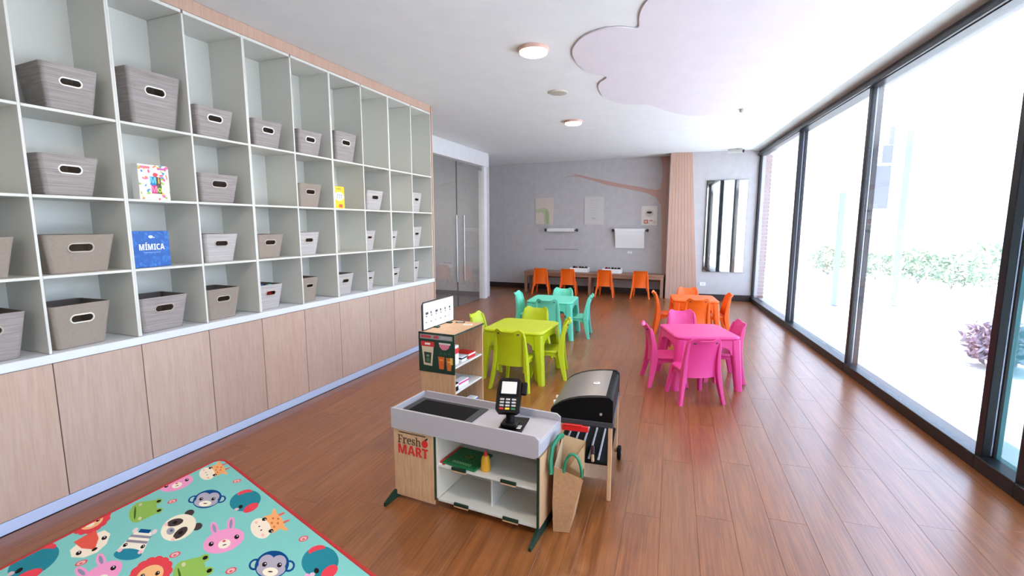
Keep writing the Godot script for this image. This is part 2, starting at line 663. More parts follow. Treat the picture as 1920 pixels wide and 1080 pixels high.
func build_shell() -> void:
	var g := Geo.new()
	# main ceiling stops short of the glazing; a curtain pocket runs above it
	var a := win(-2.0, -0.2)
	var b := win(15.0, -0.2)
	plan(g, [Vector2(-7.3, -11.6), xz(a), xz(b), Vector2(-7.3, b.z)], CEIL, CEIL + 0.35)
	var c1 := win(-2.0, -0.2)
	var c2 := win(15.0, -0.2)
	var c3 := win(15.0, 0.35)
	var c4 := win(-2.0, 0.35)
	plan(g, [xz(c1), xz(c2), xz(c3), xz(c4)], 3.16, CEIL + 0.35)
	structure("ceiling", g, M.ceiling, "smooth white ceiling over the play room", "ceiling")
	# the lintel above the glazing
	g = Geo.new()
	g.x = win_frame(0)
	g.box(Vector3(6.9, 3.027, -0.10), Vector3(14.6, 0.274, 0.24))
	g.box(Vector3(13.1, 1.46, -0.06), Vector3(2.4, 2.92, 0.16))
	structure("trim_1", g, M.lintel, "pale lintel strip above the dark window frames", "trim")
	g = Geo.new()
	g.x = win_frame(0)
	g.prism(PackedVector2Array([Vector2(0.202, 2.919), Vector2(0.066, 2.888), Vector2(0.066, 2.93), Vector2(0.202, 2.96)]), 0.22, 14.2, Transform3D(Basis(Vector3(0, 0, 1), Vector3.UP, Vector3(1, 0, 0)), Vector3.ZERO))
	structure("trim_5", g, M.strip, "pale grey green strip between the ceiling and the window heads", "trim")
	# storage wall behind the cubbies
	g = Geo.new()
	g.box(Vector3(-3.53, 1.46, -0.95), Vector3(0.14, 2.92, 8.5))
	g.box(Vector3(-3.83, 1.46, -5.24), Vector3(0.74, 2.92, 0.08))
	structure("wall_left", g, M.wall_white, "white wall behind the storage cubbies", "wall")
	# end wall of the neighbouring room, seen through the glass
	g = Geo.new()
	g.box(Vector3(-5.7, 1.46, -9.08), Vector3(3.2, 2.92, 0.16))
	g.box(Vector3(-7.2, 1.46, -6.6), Vector3(0.14, 2.92, 5.0))
	g.box(Vector3(-5.5, 1.46, -4.3), Vector3(3.6, 2.92, 0.14))
	g.box(Vector3(-5.3, 1.46, -9.9), Vector3(0.14, 2.92, 1.6))
	structure("wall_side", g, M.wall, "grey walls of the neighbouring room behind the glass door", "wall")
	g = Geo.new()
	g.box(Vector3(-5.7, 0.05, -8.985), Vector3(3.0, 0.10, 0.03), 0.004)
	structure("baseboard_side", g, M.base, "dark skirting board seen through the glass door", "baseboard")
	# back wall
	g = Geo.new()
	g.box(Vector3(-2.85, 1.46, -10.73), Vector3(5.1, 2.92, 0.16))
	structure("wall_back", g, M.wall, "grey painted back wall with a pink tree branch", "wall")
	g = Geo.new()
	g.box(Vector3(-2.95, 0.06, -10.64), Vector3(4.7, 0.12, 0.025), 0.004)
	structure("baseboard_back", g, M.base, "dark brown skirting board behind the long bench table", "baseboard")
	# projecting wall piece that carries the mirror, square to the glazing
	var f := Transform3D(Basis(Vector3.UP, -TILT), Vector3.ZERO)
	f = Transform3D(Basis(Vector3(cos(TILT), 0, -sin(TILT)), Vector3.UP, Vector3(sin(TILT), 0, cos(TILT))), Vector3(-0.60, 0, -10.20))
	g = Geo.new()
	g.x = f
	g.box(Vector3(0.86, 1.46, -0.30), Vector3(1.72, 2.92, 0.6))
	structure("wall_mirror", g, M.wall, "pale grey projecting wall beside the windows, with a mirror", "wall")
	g = Geo.new()
	g.x = f
	g.box(Vector3(1.15, 0.06, 0.012), Vector3(1.02, 0.12, 0.024), 0.004)
	structure("baseboard_mirror", g, M.base, "dark brown skirting board under the tall mirror", "baseboard")
	# the tree trunk: boards on the projecting wall, widening to the floor; every board is a part
	var trunk := thing("tree_trunk_panel", "pink wooden tree trunk panelling on the corner of the projecting wall", "wall panel", f.origin)
	trunk.basis = f.basis
	var boards := 8
	for k in boards:
		var x0 := 0.0
		var t0 := 0.405 * k / boards
		var t1 := 0.405 * (k + 1) / boards - 0.003
		var b0 := 0.615 * k / boards
		var b1 := 0.615 * (k + 1) / boards - 0.003
		g = Geo.new()
		g.prism(PackedVector2Array([Vector2(x0 + b0, 0.0), Vector2(x0 + b1, 0.0), Vector2(x0 + t1, 2.915), Vector2(x0 + t0, 2.915)]), 0.001, 0.018)
		part("board", g, M.slatwood, trunk)
	# the painted side of the trunk and its branch on the back wall
	g = Geo.new()
	g.prism(PackedVector2Array([Vector2(-0.60, 0.12), Vector2(-0.69, 0.12), Vector2(-0.735, 0.9), Vector2(-0.755, 1.6), Vector2(-0.79, 1.93), Vector2(-0.90, 2.09), Vector2(-1.10, 2.18), Vector2(-1.5, 2.275), Vector2(-1.95, 2.375), Vector2(-2.3, 2.49), Vector2(-2.55, 2.565), Vector2(-2.80, 2.585), Vector2(-2.98, 2.52), Vector2(-2.80, 2.60), Vector2(-2.62, 2.595), Vector2(-2.78, 2.655), Vector2(-2.5, 2.60), Vector2(-2.2, 2.52), Vector2(-1.7, 2.40), Vector2(-1.25, 2.31), Vector2(-0.9, 2.235), Vector2(-0.80, 2.26), Vector2(-0.77, 2.5), Vector2(-0.80, 2.80), Vector2(-0.84, 2.915), Vector2(-0.60, 2.915)]), -10.6496, -10.648)
	tag(part("painted_branch", g, M.tree, self), "pink brown painted tree branch reaching across the grey wall", "mural")
	# wall behind the viewer
	g = Geo.new()
	g.box(Vector3(-0.6, 1.46, REAR + 0.08), Vector3(6.2, 2.92, 0.16))
	structure("wall_front", g, M.wall_white, "white wall closing the room behind the viewer", "wall")
	# cloud panel under the ceiling
	var outline := [Vector2(-0.30, -3.18), Vector2(-0.40, -3.36), Vector2(-0.45, -3.52), Vector2(-0.485, -3.72), Vector2(-0.60, -3.665), Vector2(-0.73, -3.65), Vector2(-0.87, -3.72), Vector2(-0.97, -3.85), Vector2(-1.04, -4.0), Vector2(-1.07, -4.2), Vector2(-1.06, -4.44), Vector2(-1.0, -4.65), Vector2(-0.90, -4.79), Vector2(-1.0, -4.95), Vector2(-1.05, -5.15), Vector2(-1.06, -5.42), Vector2(-1.0, -5.72), Vector2(-0.87, -5.92), Vector2(-0.65, -6.0), Vector2(-0.55, -6.21), Vector2(-0.42, -6.50), Vector2(-0.23, -6.76), Vector2(-0.03, -6.87), Vector2(0.2, -6.82), Vector2(0.40, -6.62), Vector2(0.50, -6.3), Vector2(0.50, -5.95), Vector2(0.72, -5.8), Vector2(0.90, -5.45), Vector2(0.92, -5.0), Vector2(0.78, -4.6), Vector2(0.98, -4.3), Vector2(1.06, -3.8), Vector2(0.95, -3.3), Vector2(0.72, -2.95), Vector2(0.40, -2.78), Vector2(0.05, -2.82), Vector2(-0.16, -2.95)]
	var cloud := thing("ceiling_cloud", "pale lilac cloud shaped panel on the white ceiling", "ceiling panel", Vector3.ZERO)
	var smooth_line := []
	var n := outline.size()
	for i in n:
		for s in 4:
			smooth_line.append(outline[i].cubic_interpolate(outline[(i + 1) % n], outline[(i - 1 + n) % n], outline[(i + 2) % n], s / 4.0))
	g = Geo.new()
	plan(g, smooth_line, CEIL - 0.012, CEIL - 0.001)
	part("panel", g, M.cloud, cloud)
	g = Geo.new()
	var path := []
	for q in smooth_line:
		path.append(Vector3(q.x, CEIL - 0.006, q.y))
	g.tube(path, 0.004, 6, true)
	part("edge_strip", g, M.cloud, cloud)


func build_floor() -> void:
	var turn := 0.049        # the boards run almost with the glazing
	var w1 := win(-0.1, 0.0)
	var w2 := win(14.1, 0.0)
	var room := PackedVector2Array([Vector2(-3.07, REAR), Vector2(-3.07, -5.2), Vector2(-4.1, -5.2), Vector2(-4.1, -9.0), Vector2(-5.24, -9.0), Vector2(-5.24, -10.65), Vector2(-0.6, -10.65), Vector2(-0.6, -10.21), xz(win(0.28)), xz(w2)])
	var f := Node3D.new()
	f.name = "floor"
	add_child(f)
	tag(f, "reddish brown wood plank floor of the play room", "floor", "", "structure")
	var g := Geo.new()
	plan(g, [Vector2(-3.5, REAR + 0.2), Vector2(-3.5, -5.2), Vector2(-4.1, -5.2), Vector2(-4.1, -9.0), Vector2(-5.3, -9.0), Vector2(-5.3, -10.8), Vector2(0.9, -10.8), xz(win(0.0)), xz(win(14.2))], -0.2, -0.011)
	part("underlay", g, M.joint, f)
	var bw := 0.176
	var bl := 1.22
	var dx := Vector2(cos(turn), -sin(turn))      # across
	var dz := Vector2(sin(turn), cos(turn))       # along, towards the viewer
	var full := []
	for k in 10:
		var m := Geo.new()
		m.box(Vector3(0, -0.006, 0), Vector3(bw - 0.0008, 0.012, bl - 0.0008), 0.0007)
		full.append(m.mesh(null, 20.0, Vector2(k * 0.173, k * 0.61)))
	var rest := Geo.new()
	var count := 0
	for col in range(-32, 36):
		var shift := fmod(col * 0.463 + 20.0, 1.0) * bl
		for row in range(-12, 8):
			var mid := dx * (col + 0.5) * bw + dz * (row * bl + shift)
			var hw := bw / 2 - 0.0004
			var hl := bl / 2 - 0.0004
			var rectangle := PackedVector2Array([mid - dx * hw - dz * hl, mid + dx * hw - dz * hl, mid + dx * hw + dz * hl, mid - dx * hw + dz * hl])
			var cut := Geometry2D.intersect_polygons(rectangle, room)
			if cut.is_empty():
				continue
			var whole := true
			for p in rectangle:
				whole = whole and Geometry2D.is_point_in_polygon(p, room)
			# is it in front of the viewer?
			var cd := Vector2(-sin(0.3737), -cos(0.3737))
			var seen := false
			for p in rectangle:
				var depth := p.dot(cd)
				var across := absf(p.dot(Vector2(cos(0.3737), -sin(0.3737))))
				seen = seen or (depth > 1.75 and across < depth * 1.12)
			if not seen:
				for poly in cut:
					var pl := []
					for p in poly:
						pl.append(p)
					plan(rest, pl, -0.012, 0.0)
				continue
			count += 1
			var o := MeshInstance3D.new()
			o.name = "plank"
			var tone: Material = M.plank[rng.randi() % M.plank.size()]
			if whole:
				o.mesh = full[rng.randi() % full.size()]
			else:
				var m := Geo.new()
				for poly in cut:
					var pl := PackedVector2Array()
					for p in poly:
						var d: Vector2 = p - mid
						pl.append(Vector2(d.dot(dx), -d.dot(dz)))
					m.prism(pl, -0.012, 0.0, Transform3D(Basis(Vector3.RIGHT, Vector3.FORWARD, Vector3.UP), Vector3.ZERO))
				o.mesh = m.mesh(null, 20.0, Vector2(rng.randf(), rng.randf() * 2))
			o.material_override = tone
			f.add_child(o, true)
			o.transform = Transform3D(Basis(Vector3.UP, turn), Vector3(mid.x, 0, mid.y))
	print("planks ", count)
	var r := part("planks_behind_viewer", rest, M.plank[0], f)
	r.name = "plank_field"
	r.set_meta("kind", "stuff")
	g = Geo.new()
	plan(g, [Vector2(-7.2, -4.2), Vector2(-4.1, -4.2), Vector2(-4.1, -9.0), Vector2(-7.2, -9.0)], -0.2, 0.0)
	structure("floor_side", g, M.tile_dark, "dark tile floor of the room behind the glass door", "floor")


func build_glazing() -> void:
	# bays along the glazing: from, to, kind of glass
	var bays := [[0.27, 2.72, "pane"], [2.72, 4.94, "pane"], [4.94, 7.0, "pane"], [7.0, 7.34, "pane_teal"], [7.34, 9.6, "pane"], [9.6, 11.9, "pane"]]
	var labels := ["dark framed window beside the mirror wall", "dark framed window between the first and second mullion from the mirror wall", "wide dark framed window level with the pink table", "narrow dark framed window strip with blue green glass", "dark framed window beyond the blue green strip, out of view", "dark framed window beside the viewer, out of view"]
	for k in bays.size():
		var u0: float = bays[k][0]
		var u1: float = bays[k][1]
		var track := 0.028 if k % 2 == 0 else -0.028     # panels slide on two tracks
		var node := struct_node("window_%d" % (k + 1), labels[k], "window")
		node.transform = win_frame(u0)
		var w := u1 - u0
		var st := 0.062
		var a := -0.03
		var b := w + 0.03
		boxpart("sill_rail", Vector3(w / 2, 0.045, 0), Vector3(w, 0.09, 0.14), 0.004, M.frame, node)
		boxpart("head_rail", Vector3(w / 2, 2.845, 0), Vector3(w, 0.09, 0.14), 0.004, M.frame, node)
		boxpart("head_rail", Vector3(w / 2, 2.825, 0.08), Vector3(w, 0.035, 0.03), 0.003, M.frame, node)
		boxpart("stile", Vector3(a + st / 2, 1.45, track), Vector3(st, 2.73, 0.045), 0.004, M.frame, node)
		boxpart("stile", Vector3(b - st / 2, 1.45, track), Vector3(st, 2.73, 0.045), 0.004, M.frame, node)
		boxpart("track_strip", Vector3(b - 0.012, 1.45, track + (0.028 if track < 0 else -0.03)), Vector3(0.014, 2.70, 0.012), 0.002, M.seal, node)
		var g := Geo.new()
		g.box(Vector3((a + b) / 2, 1.45, track), Vector3(b - a - 2 * st, 2.72, 0.008))
		part("pane", g, M[bays[k][2]], node)


func build_glass_door() -> void:
	var d := struct_node("door_1", "frameless glass door with long steel bar handles in a white portal", "door")
	var g := Geo.new()
	boxpart("header", Vector3(-4.1, 2.785, -7.1), Vector3(0.16, 0.27, 3.7), 0.004, M.wall_white, d)
	boxpart("jamb", Vector3(-4.1, 1.325, -8.84), Vector3(0.13, 2.65, 0.13), 0.006, M.wall_white, d)
	boxpart("jamb", Vector3(-4.1, 1.325, -5.33), Vector3(0.16, 2.65, 0.1), 0.006, M.wall_white, d)
	for s in [[-5.38, -7.71], [-7.73, -8.77]]:
		g = Geo.new()
		g.box(Vector3(-4.1, 1.32, (s[0] + s[1]) / 2), Vector3(0.012, 2.62, s[0] - s[1]))
		part("pane", g, M.pane_door, d)
	boxpart("edge_seal", Vector3(-4.1, 1.32, -7.72), Vector3(0.016, 2.62, 0.018), 0.002, M.charcoal, d)
	for z in [-7.85, -8.72]:
		boxpart("clamp", Vector3(-4.1, 2.60, z), Vector3(0.03, 0.06, 0.12), 0.004, M.steel, d)
	for s in [[-7.63, -4.06], [-7.92, -4.06]]:
		var h := Geo.new()
		h.tube([Vector3(s[1], 0.47, s[0]), Vector3(s[1], 1.05, s[0]), Vector3(s[1], 1.68, s[0])], 0.017, 10)
		for y in [0.62, 1.52]:
			h.tube([Vector3(-4.1, y, s[0]), Vector3(s[1], y, s[0])], 0.010, 8)
		part("handle", h, M.steel, d)


func shrub(at: Vector3, size: Vector3, leaves: int, mat: Material, label: String, group: String) -> void:
	var o := thing("shrub", label, "shrub", at, 0, group)
	var g := Geo.new()
	for k in 7:
		var a := TAU * k / 7.0
		g.tube([Vector3(0, 0, 0), Vector3(cos(a) * size.x * 0.15, size.y * 0.4, sin(a) * size.z * 0.15), Vector3(cos(a) * size.x * 0.35, size.y * 0.8, sin(a) * size.z * 0.35)], 0.008, 5)
	part("stem", g, M.mortar, o)
	g = Geo.new()
	for k in leaves:
		var p := Vector3(rng.randf_range(-1, 1), rng.randf_range(-1, 1), rng.randf_range(-1, 1))
		if p.length() > 1:
			p = p.normalized() * rng.randf_range(0.6, 1)
		p = p * size * 0.5 + Vector3(0, size.y * 0.55, 0)
		var b := Basis.from_euler(Vector3(rng.randf() * TAU, rng.randf() * TAU, rng.randf() * TAU))
		var l := rng.randf_range(0.05, 0.09)
		g.v.append_array([p + b.x * l, p + b.y * l * 0.4 + b.z * 0.008, p - b.x * l, p + b.x * l, p - b.x * l, p - b.y * l * 0.4 + b.z * 0.008])
	part("foliage", g, mat, o)


func build_outside() -> void:
	var g := Geo.new()
	plan(g, [xz(win(-8, 0.07)), xz(win(16, 0.07)), xz(win(16, 30)), xz(win(-8, 30))], -0.25, -0.03)
	structure("terrace", g, M.stone, "sunlit pale terrace floor outside the windows", "terrace")
	g = Geo.new()
	g.x = win_frame(0)
	g.box(Vector3(3, 1.6, -9.0), Vector3(24, 3.2, 0.25))
	structure("wall_garden", g, M.wall_white, "white garden wall beyond the terrace", "wall")
	# brick pier at the outer corner
	var pier := thing("brick_pier", "brick pier outside the window beside the mirror wall", "pier", win(-0.42, 0.19), rad_to_deg(TILT))
	boxpart("core", Vector3(0, 1.45, 0), Vector3(0.17, 2.9, 0.30), 0, M.mortar, pier)
	for r in 38:
		for side in 2:
			var y := 0.035 + r * 0.076
			var odd := (r + side) % 2
			for h in 2:
				var c := Vector3((-0.046 if h == 0 else 0.046), y, 0.156)
				var s := Vector3(0.085, 0.064, 0.02)
				if odd:
					c.x = -0.066 if h == 0 else 0.022
					s.x = 0.045 if h == 0 else 0.125
				if side == 1:
					c = Vector3(c.x * 1.7, y, 0.091)
					s.x = s.x * 1.68
				var m := Geo.new()
				if side == 1:
					m.x = Transform3D(Basis(Vector3.UP, PI / 2), Vector3.ZERO)
				m.box(c, s, 0.003)
				part("brick", m, M.brick[(r * 3 + h + side) % 3], pier)
	# pale posts of the terrace cover and a hanging banner
	var spots := [Vector3(2.45, 0, -10.6), Vector3(3.5, 0, -11.0), Vector3(2.2, 0, -13.2)]
	var says := ["slim blue grey post outside the second window from the mirror", "slim tall blue grey post beside the hanging banner", "slim blue grey post farthest along the terrace"]
	for k in 3:
		var p := thing("terrace_post", says[k], "post", spots[k], 0, "pale posts on the terrace")
		boxpart("shaft", Vector3(0, [1.05, 1.6, 1.05][k], 0), Vector3(0.09, [2.1, 3.2, 2.1][k], 0.09), 0.006, M.post, p)
		boxpart("foot_plate", Vector3(0, -0.022, 0), Vector3(0.14, 0.016, 0.14), 0.003, M.post, p)
	var ban := thing("hanging_banner", "grey violet banner hanging outside the widest window", "banner", Vector3(3.5, 0, -12.2), 12)
	boxpart("cloth", Vector3(0, 2.28, 0), Vector3(0.27, 0.88, 0.02), 0.004, M.banner, ban)
	boxpart("cloth", Vector3(0.04, 2.95, 0), Vector3(0.19, 0.36, 0.02), 0.004, M.banner, ban)
	boxpart("cloth", Vector3(0.09, 3.32, 0), Vector3(0.09, 0.36, 0.02), 0.004, M.banner, ban)
	boxpart("bar", Vector3(0, 2.745, 0), Vector3(0.29, 0.025, 0.03), 0.003, M.paper, ban)
	boxpart("pole", Vector3(0.10, 1.72, -0.025), Vector3(0.025, 3.5, 0.025), 0.004, M.paper, ban)
	var k := 0
	for s in [[3.68, -16.9, 0.9], [4.7, -16.2, 0.8], [5.4, -15.4, 0.9], [5.7, -14.4, 0.8], [6.1, -13.6, 1.2], [6.0, -11.6, 1.1]]:
		shrub(Vector3(s[0], -0.03, s[1]), Vector3(1.1, s[2], 0.8), 420, M.leaf[k % 2], ["green shrub at the far end of the garden wall", "low shrub second from the far end of the garden", "rounded shrub third from the far end of the garden", "low shrub fourth from the far end of the garden", "tall leafy shrub fifth from the far end of the garden", "shrub closest to the viewer along the garden wall"][k], "shrubs along the garden wall")
		k += 1
	shrub(Vector3(3.05, -0.03, -6.55), Vector3(0.6, 0.5, 0.6), 600, M.leaf[2], "dusky purple bush on the terrace by the tinted window strip", "bushes on the terrace")


# ---------------------------------------------------------------- storage wall

const LEVELS := [0.84, 1.243, 1.652, 2.087, 2.815]

func zk(k: float) -> float:
	return -1.35 - PITCH * k


func build_storage() -> void:
	var depth := 0.335
	var back := FRONT - depth
	var t := 0.011
	# modules of two columns stand side by side
	var tells := ["white cubby unit out of view beside the viewer", "white cubby unit at the picture edge with taupe and grey baskets", "white cubby unit holding the colourful and the blue game box", "white cubby unit with an empty cubby in its second row", "white cubby unit holding the yellow box", "white cubby unit at the end of the storage wall by the glass door"]
	var base_tells := ["oak base cabinet out of view beside the viewer", "oak base cabinet at the picture edge behind the rug", "oak base cabinet under the game boxes", "oak base cabinet third from the picture edge", "oak base cabinet second from the end of the storage wall", "oak base cabinet at the end by the toy market shelf"]
	for m in 6:
		var k0 := -3 + m * 2
		var k1 := k0 + 2
		var z0 := zk(k0)
		var z1 := zk(k1) if k1 < 9 else -5.163
		var u := thing("cubby_unit", tells[m], "shelf", Vector3(FRONT, 0, z0), 0, "cubby units of the storage wall")
		var wz := z0 - z1
		var hh: float = LEVELS[4] - LEVELS[0]
		boxpart("side_panel", Vector3(-depth / 2, LEVELS[0] + hh / 2 + 0.01, -t / 2), Vector3(depth, hh + 0.018, t), 0.0015, M.white, u)
		boxpart("side_panel", Vector3(-depth / 2, LEVELS[0] + hh / 2 + 0.01, -wz + t / 2), Vector3(depth, hh + 0.018, t), 0.0015, M.white, u)
		var midz := zk(k0 + 1) - z0
		boxpart("divider", Vector3(-depth / 2, LEVELS[0] + hh / 2, midz), Vector3(depth - 0.004, hh, 0.013), 0.0015, M.white, u)
		boxpart("back_panel", Vector3(-depth + 0.004, LEVELS[0] + hh / 2, -wz / 2), Vector3(0.008, hh, wz - 2 * t), 0, M.white, u)
		for r in range(1, 5):
			for c in 2:
				var a := -t if c == 0 else midz - 0.0065
				var b := midz + 0.0065 if c == 0 else -wz + t
				var th := 0.015 if r < 4 else 0.02
				boxpart("shelf_board" if r < 4 else "top_board", Vector3(-depth / 2, LEVELS[r] - th / 2 + (0.02 if r == 4 else 0.0), (a + b) / 2), Vector3(depth - 0.002, th, a - b), 0.0015, M.white, u)
		# base cabinet below, two doors each
		var cab := thing("base_cabinet", base_tells[m], "cabinet", Vector3(FRONT, 0, z0), 0, "oak base cabinets of the storage wall")
		boxpart("carcass", Vector3(-0.19, 0.425, -wz / 2), Vector3(0.34, 0.73, wz - 0.002), 0, M.joint, cab)
		for c in 2:
			var a := -0.0022 if c == 0 else midz - 0.0022
			var b := midz + 0.0022 if c == 0 else -wz + 0.0022
			var g := Geo.new()
			g.box(Vector3(-0.009, 0.428, (a + b) / 2), Vector3(0.018, 0.724, a - b), 0.0012)
			var d := MeshInstance3D.new()
			d.name = "door"
			d.mesh = g.mesh(M.oak[(m * 2 + c) % 4], 20.0, Vector2(m * 0.37 + c * 0.21, m * 0.13))
			cab.add_child(d, true)
	var zs := zk(-3)
	var ze := -5.165
	var mid := (zs + ze) / 2
	var len_ := zs - ze
	var o := thing("storage_ledge", "long white ledge between the cubbies and the oak doors", "worktop", Vector3(FRONT, 0, mid))
	boxpart("slab", Vector3(-0.165, 0.816, 0), Vector3(0.35, 0.046, len_), 0.003, M.ledge, o)
	var g := Geo.new()
	g.box(Vector3(FRONT - 0.012, 0.031, mid), Vector3(0.02, 0.062, len_), 0.002)
	structure("trim_2", g, M.plinth, "pale blue grey plinth strip under the oak doors", "trim")
	g = Geo.new()
	g.box(Vector3(FRONT - 0.009, 2.877, mid), Vector3(0.022, 0.082, len_), 0.002)
	structure("trim_3", g, M.fascia, "pinkish wood fascia between the cubbies and the ceiling", "trim")
	g = Geo.new()
	g.box(Vector3(-3.27, 1.46, -5.176), Vector3(0.40, 2.92, 0.02), 0.002)
	structure("trim_4", g, M.fascia, "pinkish wood end panel of the storage wall", "trim")
	build_baskets()


# a woven tapered bin whose front faces +x; origin at the middle of its front bottom edge
func basket(w: float, h: float, d: float, cloth: Material, eyelet: int, at: Vector3, turn: float, label: String) -> Node3D:
	var o := thing("storage_basket", label, "basket", at, turn, "fabric baskets in the cubbies")
	var th := 0.007
	var wb := w * 0.80
	var lean := 0.022 + h * 0.04
	# corner(s, f, y) outer; inset gives the inner face
	var pt := func(side: float, fr: float, k: float, ins: float) -> Vector3:
		var hw: float = lerpf(wb, w, k) / 2 - ins
		var xf: float = lerpf(-lean, 0.0, k) - ins
		var xb: float = lerpf(-d + lean, -d, k) + ins
		return Vector3(xf if fr > 0 else xb, h * k, side * hw)
	var g := Geo.new()
	# rounded footprint rings
	var ring := func(k: float, ins: float) -> PackedVector3Array:
		var r := PackedVector3Array()
		var cr := 0.018
		for q in [[1, 1], [-1, 1], [-1, -1], [1, -1]]:      # [side, front]
			var c: Vector3 = pt.call(q[0], q[1], k, ins)
			for s in 3:
				var a := s * PI / 4
				var e := Vector3(0, 0, 0)
				var fx: float = q[1]
				var fz: float = q[0]
				# go round the corner
				var first := Vector3(0, 0, -fz * cr) if (q[0] * q[1]) < 0 else Vector3(-fx * cr, 0, 0)
				var last := Vector3(-fx * cr, 0, 0) if (q[0] * q[1]) < 0 else Vector3(0, 0, -fz * cr)
				e = first * (1 - sin(a)) + last * (1 - cos(a))
				r.append(c + e)
		return r
	# the order of the corners runs round: side +, front; side -, front; side -, back; side +, back
	var outer := [ring.call(0.0, 0.0), ring.call(0.33, 0.0), ring.call(0.66, 0.0), ring.call(1.0, 0.0)]
	var inner := [ring.call(1.0, th), ring.call(0.06, th)]
	# eyelet in the front
	var ey := h * 0.66
	var ew := minf(0.058, w * 0.19)
	var eh := ew * 0.40
	var hole := []
	var frame_pts := []
	var N := 24
	var nfront: Vector3 = Vector3(1, -lean / h, 0).normalized()
	var at_front := func(z: float, y: float) -> Vector3:
		return Vector3(lerpf(-lean, 0.0, y / h), y, z)
	for i in N:
		var a := TAU * i / N
		var z: float = clampf(cos(a) * ew * 1.45, -ew, ew)
		z = signf(cos(a)) * (ew - eh) + cos(a) * eh
		hole.append(at_front.call(z, ey + sin(a) * eh))
	# side and back walls, floor, rim as strips between rings, the front left open
	var n := 12
	for k in 3:
		for i in n:
			if i == 2:      # the front flat lies between corner 0 and corner 1
				continue
			var a: Vector3 = outer[k][i]
			var b: Vector3 = outer[k][(i + 1) % n]
			var c: Vector3 = outer[k + 1][(i + 1) % n]
			var e: Vector3 = outer[k + 1][i]
			var m := (a + c) / 2 - Vector3(-d / 2, (a.y + c.y) / 2, 0)
			g.face([a, b, c, e], m)
	var base := []
	for p in outer[0]:
		base.append(p)
	g.face(base, Vector3.DOWN)
	for i in n:
		g.face([outer[3][i], outer[3][(i + 1) % n], inner[0][(i + 1) % n], inner[0][i]], Vector3.UP)
	# the front with its hole
	var f0: Vector3 = outer[0][2]
	var f1: Vector3 = outer[0][3]
	var f2: Vector3 = outer[3][3]
	var f3: Vector3 = outer[3][2]
	for i in N:
		var a := TAU * i / N
		# where the ray from the eyelet meets the border of the front
		var dir := Vector2(cos(a), sin(a))
		var best := 1e9
		var ctr := Vector2(0, ey)
		var quad2 := [Vector2(f0.z, f0.y), Vector2(f1.z, f1.y), Vector2(f2.z, f2.y), Vector2(f3.z, f3.y)]
		for q in 4:
			var hit = Geometry2D.segment_intersects_segment(ctr, ctr + dir * 2.0, quad2[q], quad2[(q + 1) % 4])
			if hit != null:
				best = minf(best, (hit - ctr).length())
		frame_pts.append(at_front.call(ctr.x + dir.x * best, ctr.y + dir.y * best))
	for i in N:
		var j := (i + 1) % N
		g.face([hole[i], hole[j], frame_pts[j], frame_pts[i]], nfront)
		g.face([hole[i], hole[j], hole[j] - Vector3(th, 0, 0), hole[i] - Vector3(th, 0, 0)], Vector3(0, ey, 0) - Vector3(0, hole[i].y, hole[i].z))
	# fill the four corners the rays cut off
	for q in [[f0, f1], [f1, f2], [f2, f3], [f3, f0]]:
		for i in N:
			var j := (i + 1) % N
			var pa: Vector3 = frame_pts[i]
			var pb: Vector3 = frame_pts[j]
			for cpt in [f0, f1, f2, f3]:
				var a2 := Vector2(pa.z, pa.y - ey).angle()
				var b2 := Vector2(pb.z, pb.y - ey).angle()
				var c2 := Vector2(cpt.z, cpt.y - ey).angle()
				if q[0] == f0 and q[1] == f1 and wrapf(c2 - a2, 0, TAU) < wrapf(b2 - a2, 0, TAU):
					g.face([pa, cpt, pb], nfront)
	part("bin", g, cloth, o, 50.0)
	g = Geo.new()
	for i in n:
		var a: Vector3 = inner[0][i]
		var b: Vector3 = inner[0][(i + 1) % n]
		var c: Vector3 = inner[1][(i + 1) % n]
		var e: Vector3 = inner[1][i]
		if i == 2:
			# open behind the eyelet
			var y1 := ey - eh * 1.3
			var y2 := ey + eh * 1.3
			var fr := func(p: Vector3, q: Vector3, y: float) -> Vector3:
				return p.lerp(q, (y - p.y) / (q.y - p.y))
			g.face([e, c, fr.call(c, b, y1), fr.call(e, a, y1)], Vector3.LEFT)
			g.face([fr.call(e, a, y2), fr.call(c, b, y2), b, a], Vector3.LEFT)
			continue
		g.face([a, b, c, e], Vector3(-d / 2, (a.y + c.y) / 2, 0) - (a + c) / 2)
	var inb := []
	for p in inner[1]:
		inb.append(p)
	g.face(inb, Vector3.UP)
	part("lining", g, M.lining, o, 50.0)
	if eyelet > 0:
		g = Geo.new()
		var loop := []
		for p in hole:
			loop.append(p + nfront * 0.001)
		g.tube(loop, 0.0042, 6, true)
		part("eyelet", g, M.ring if eyelet == 1 else M.ring_dark, o)
	return o


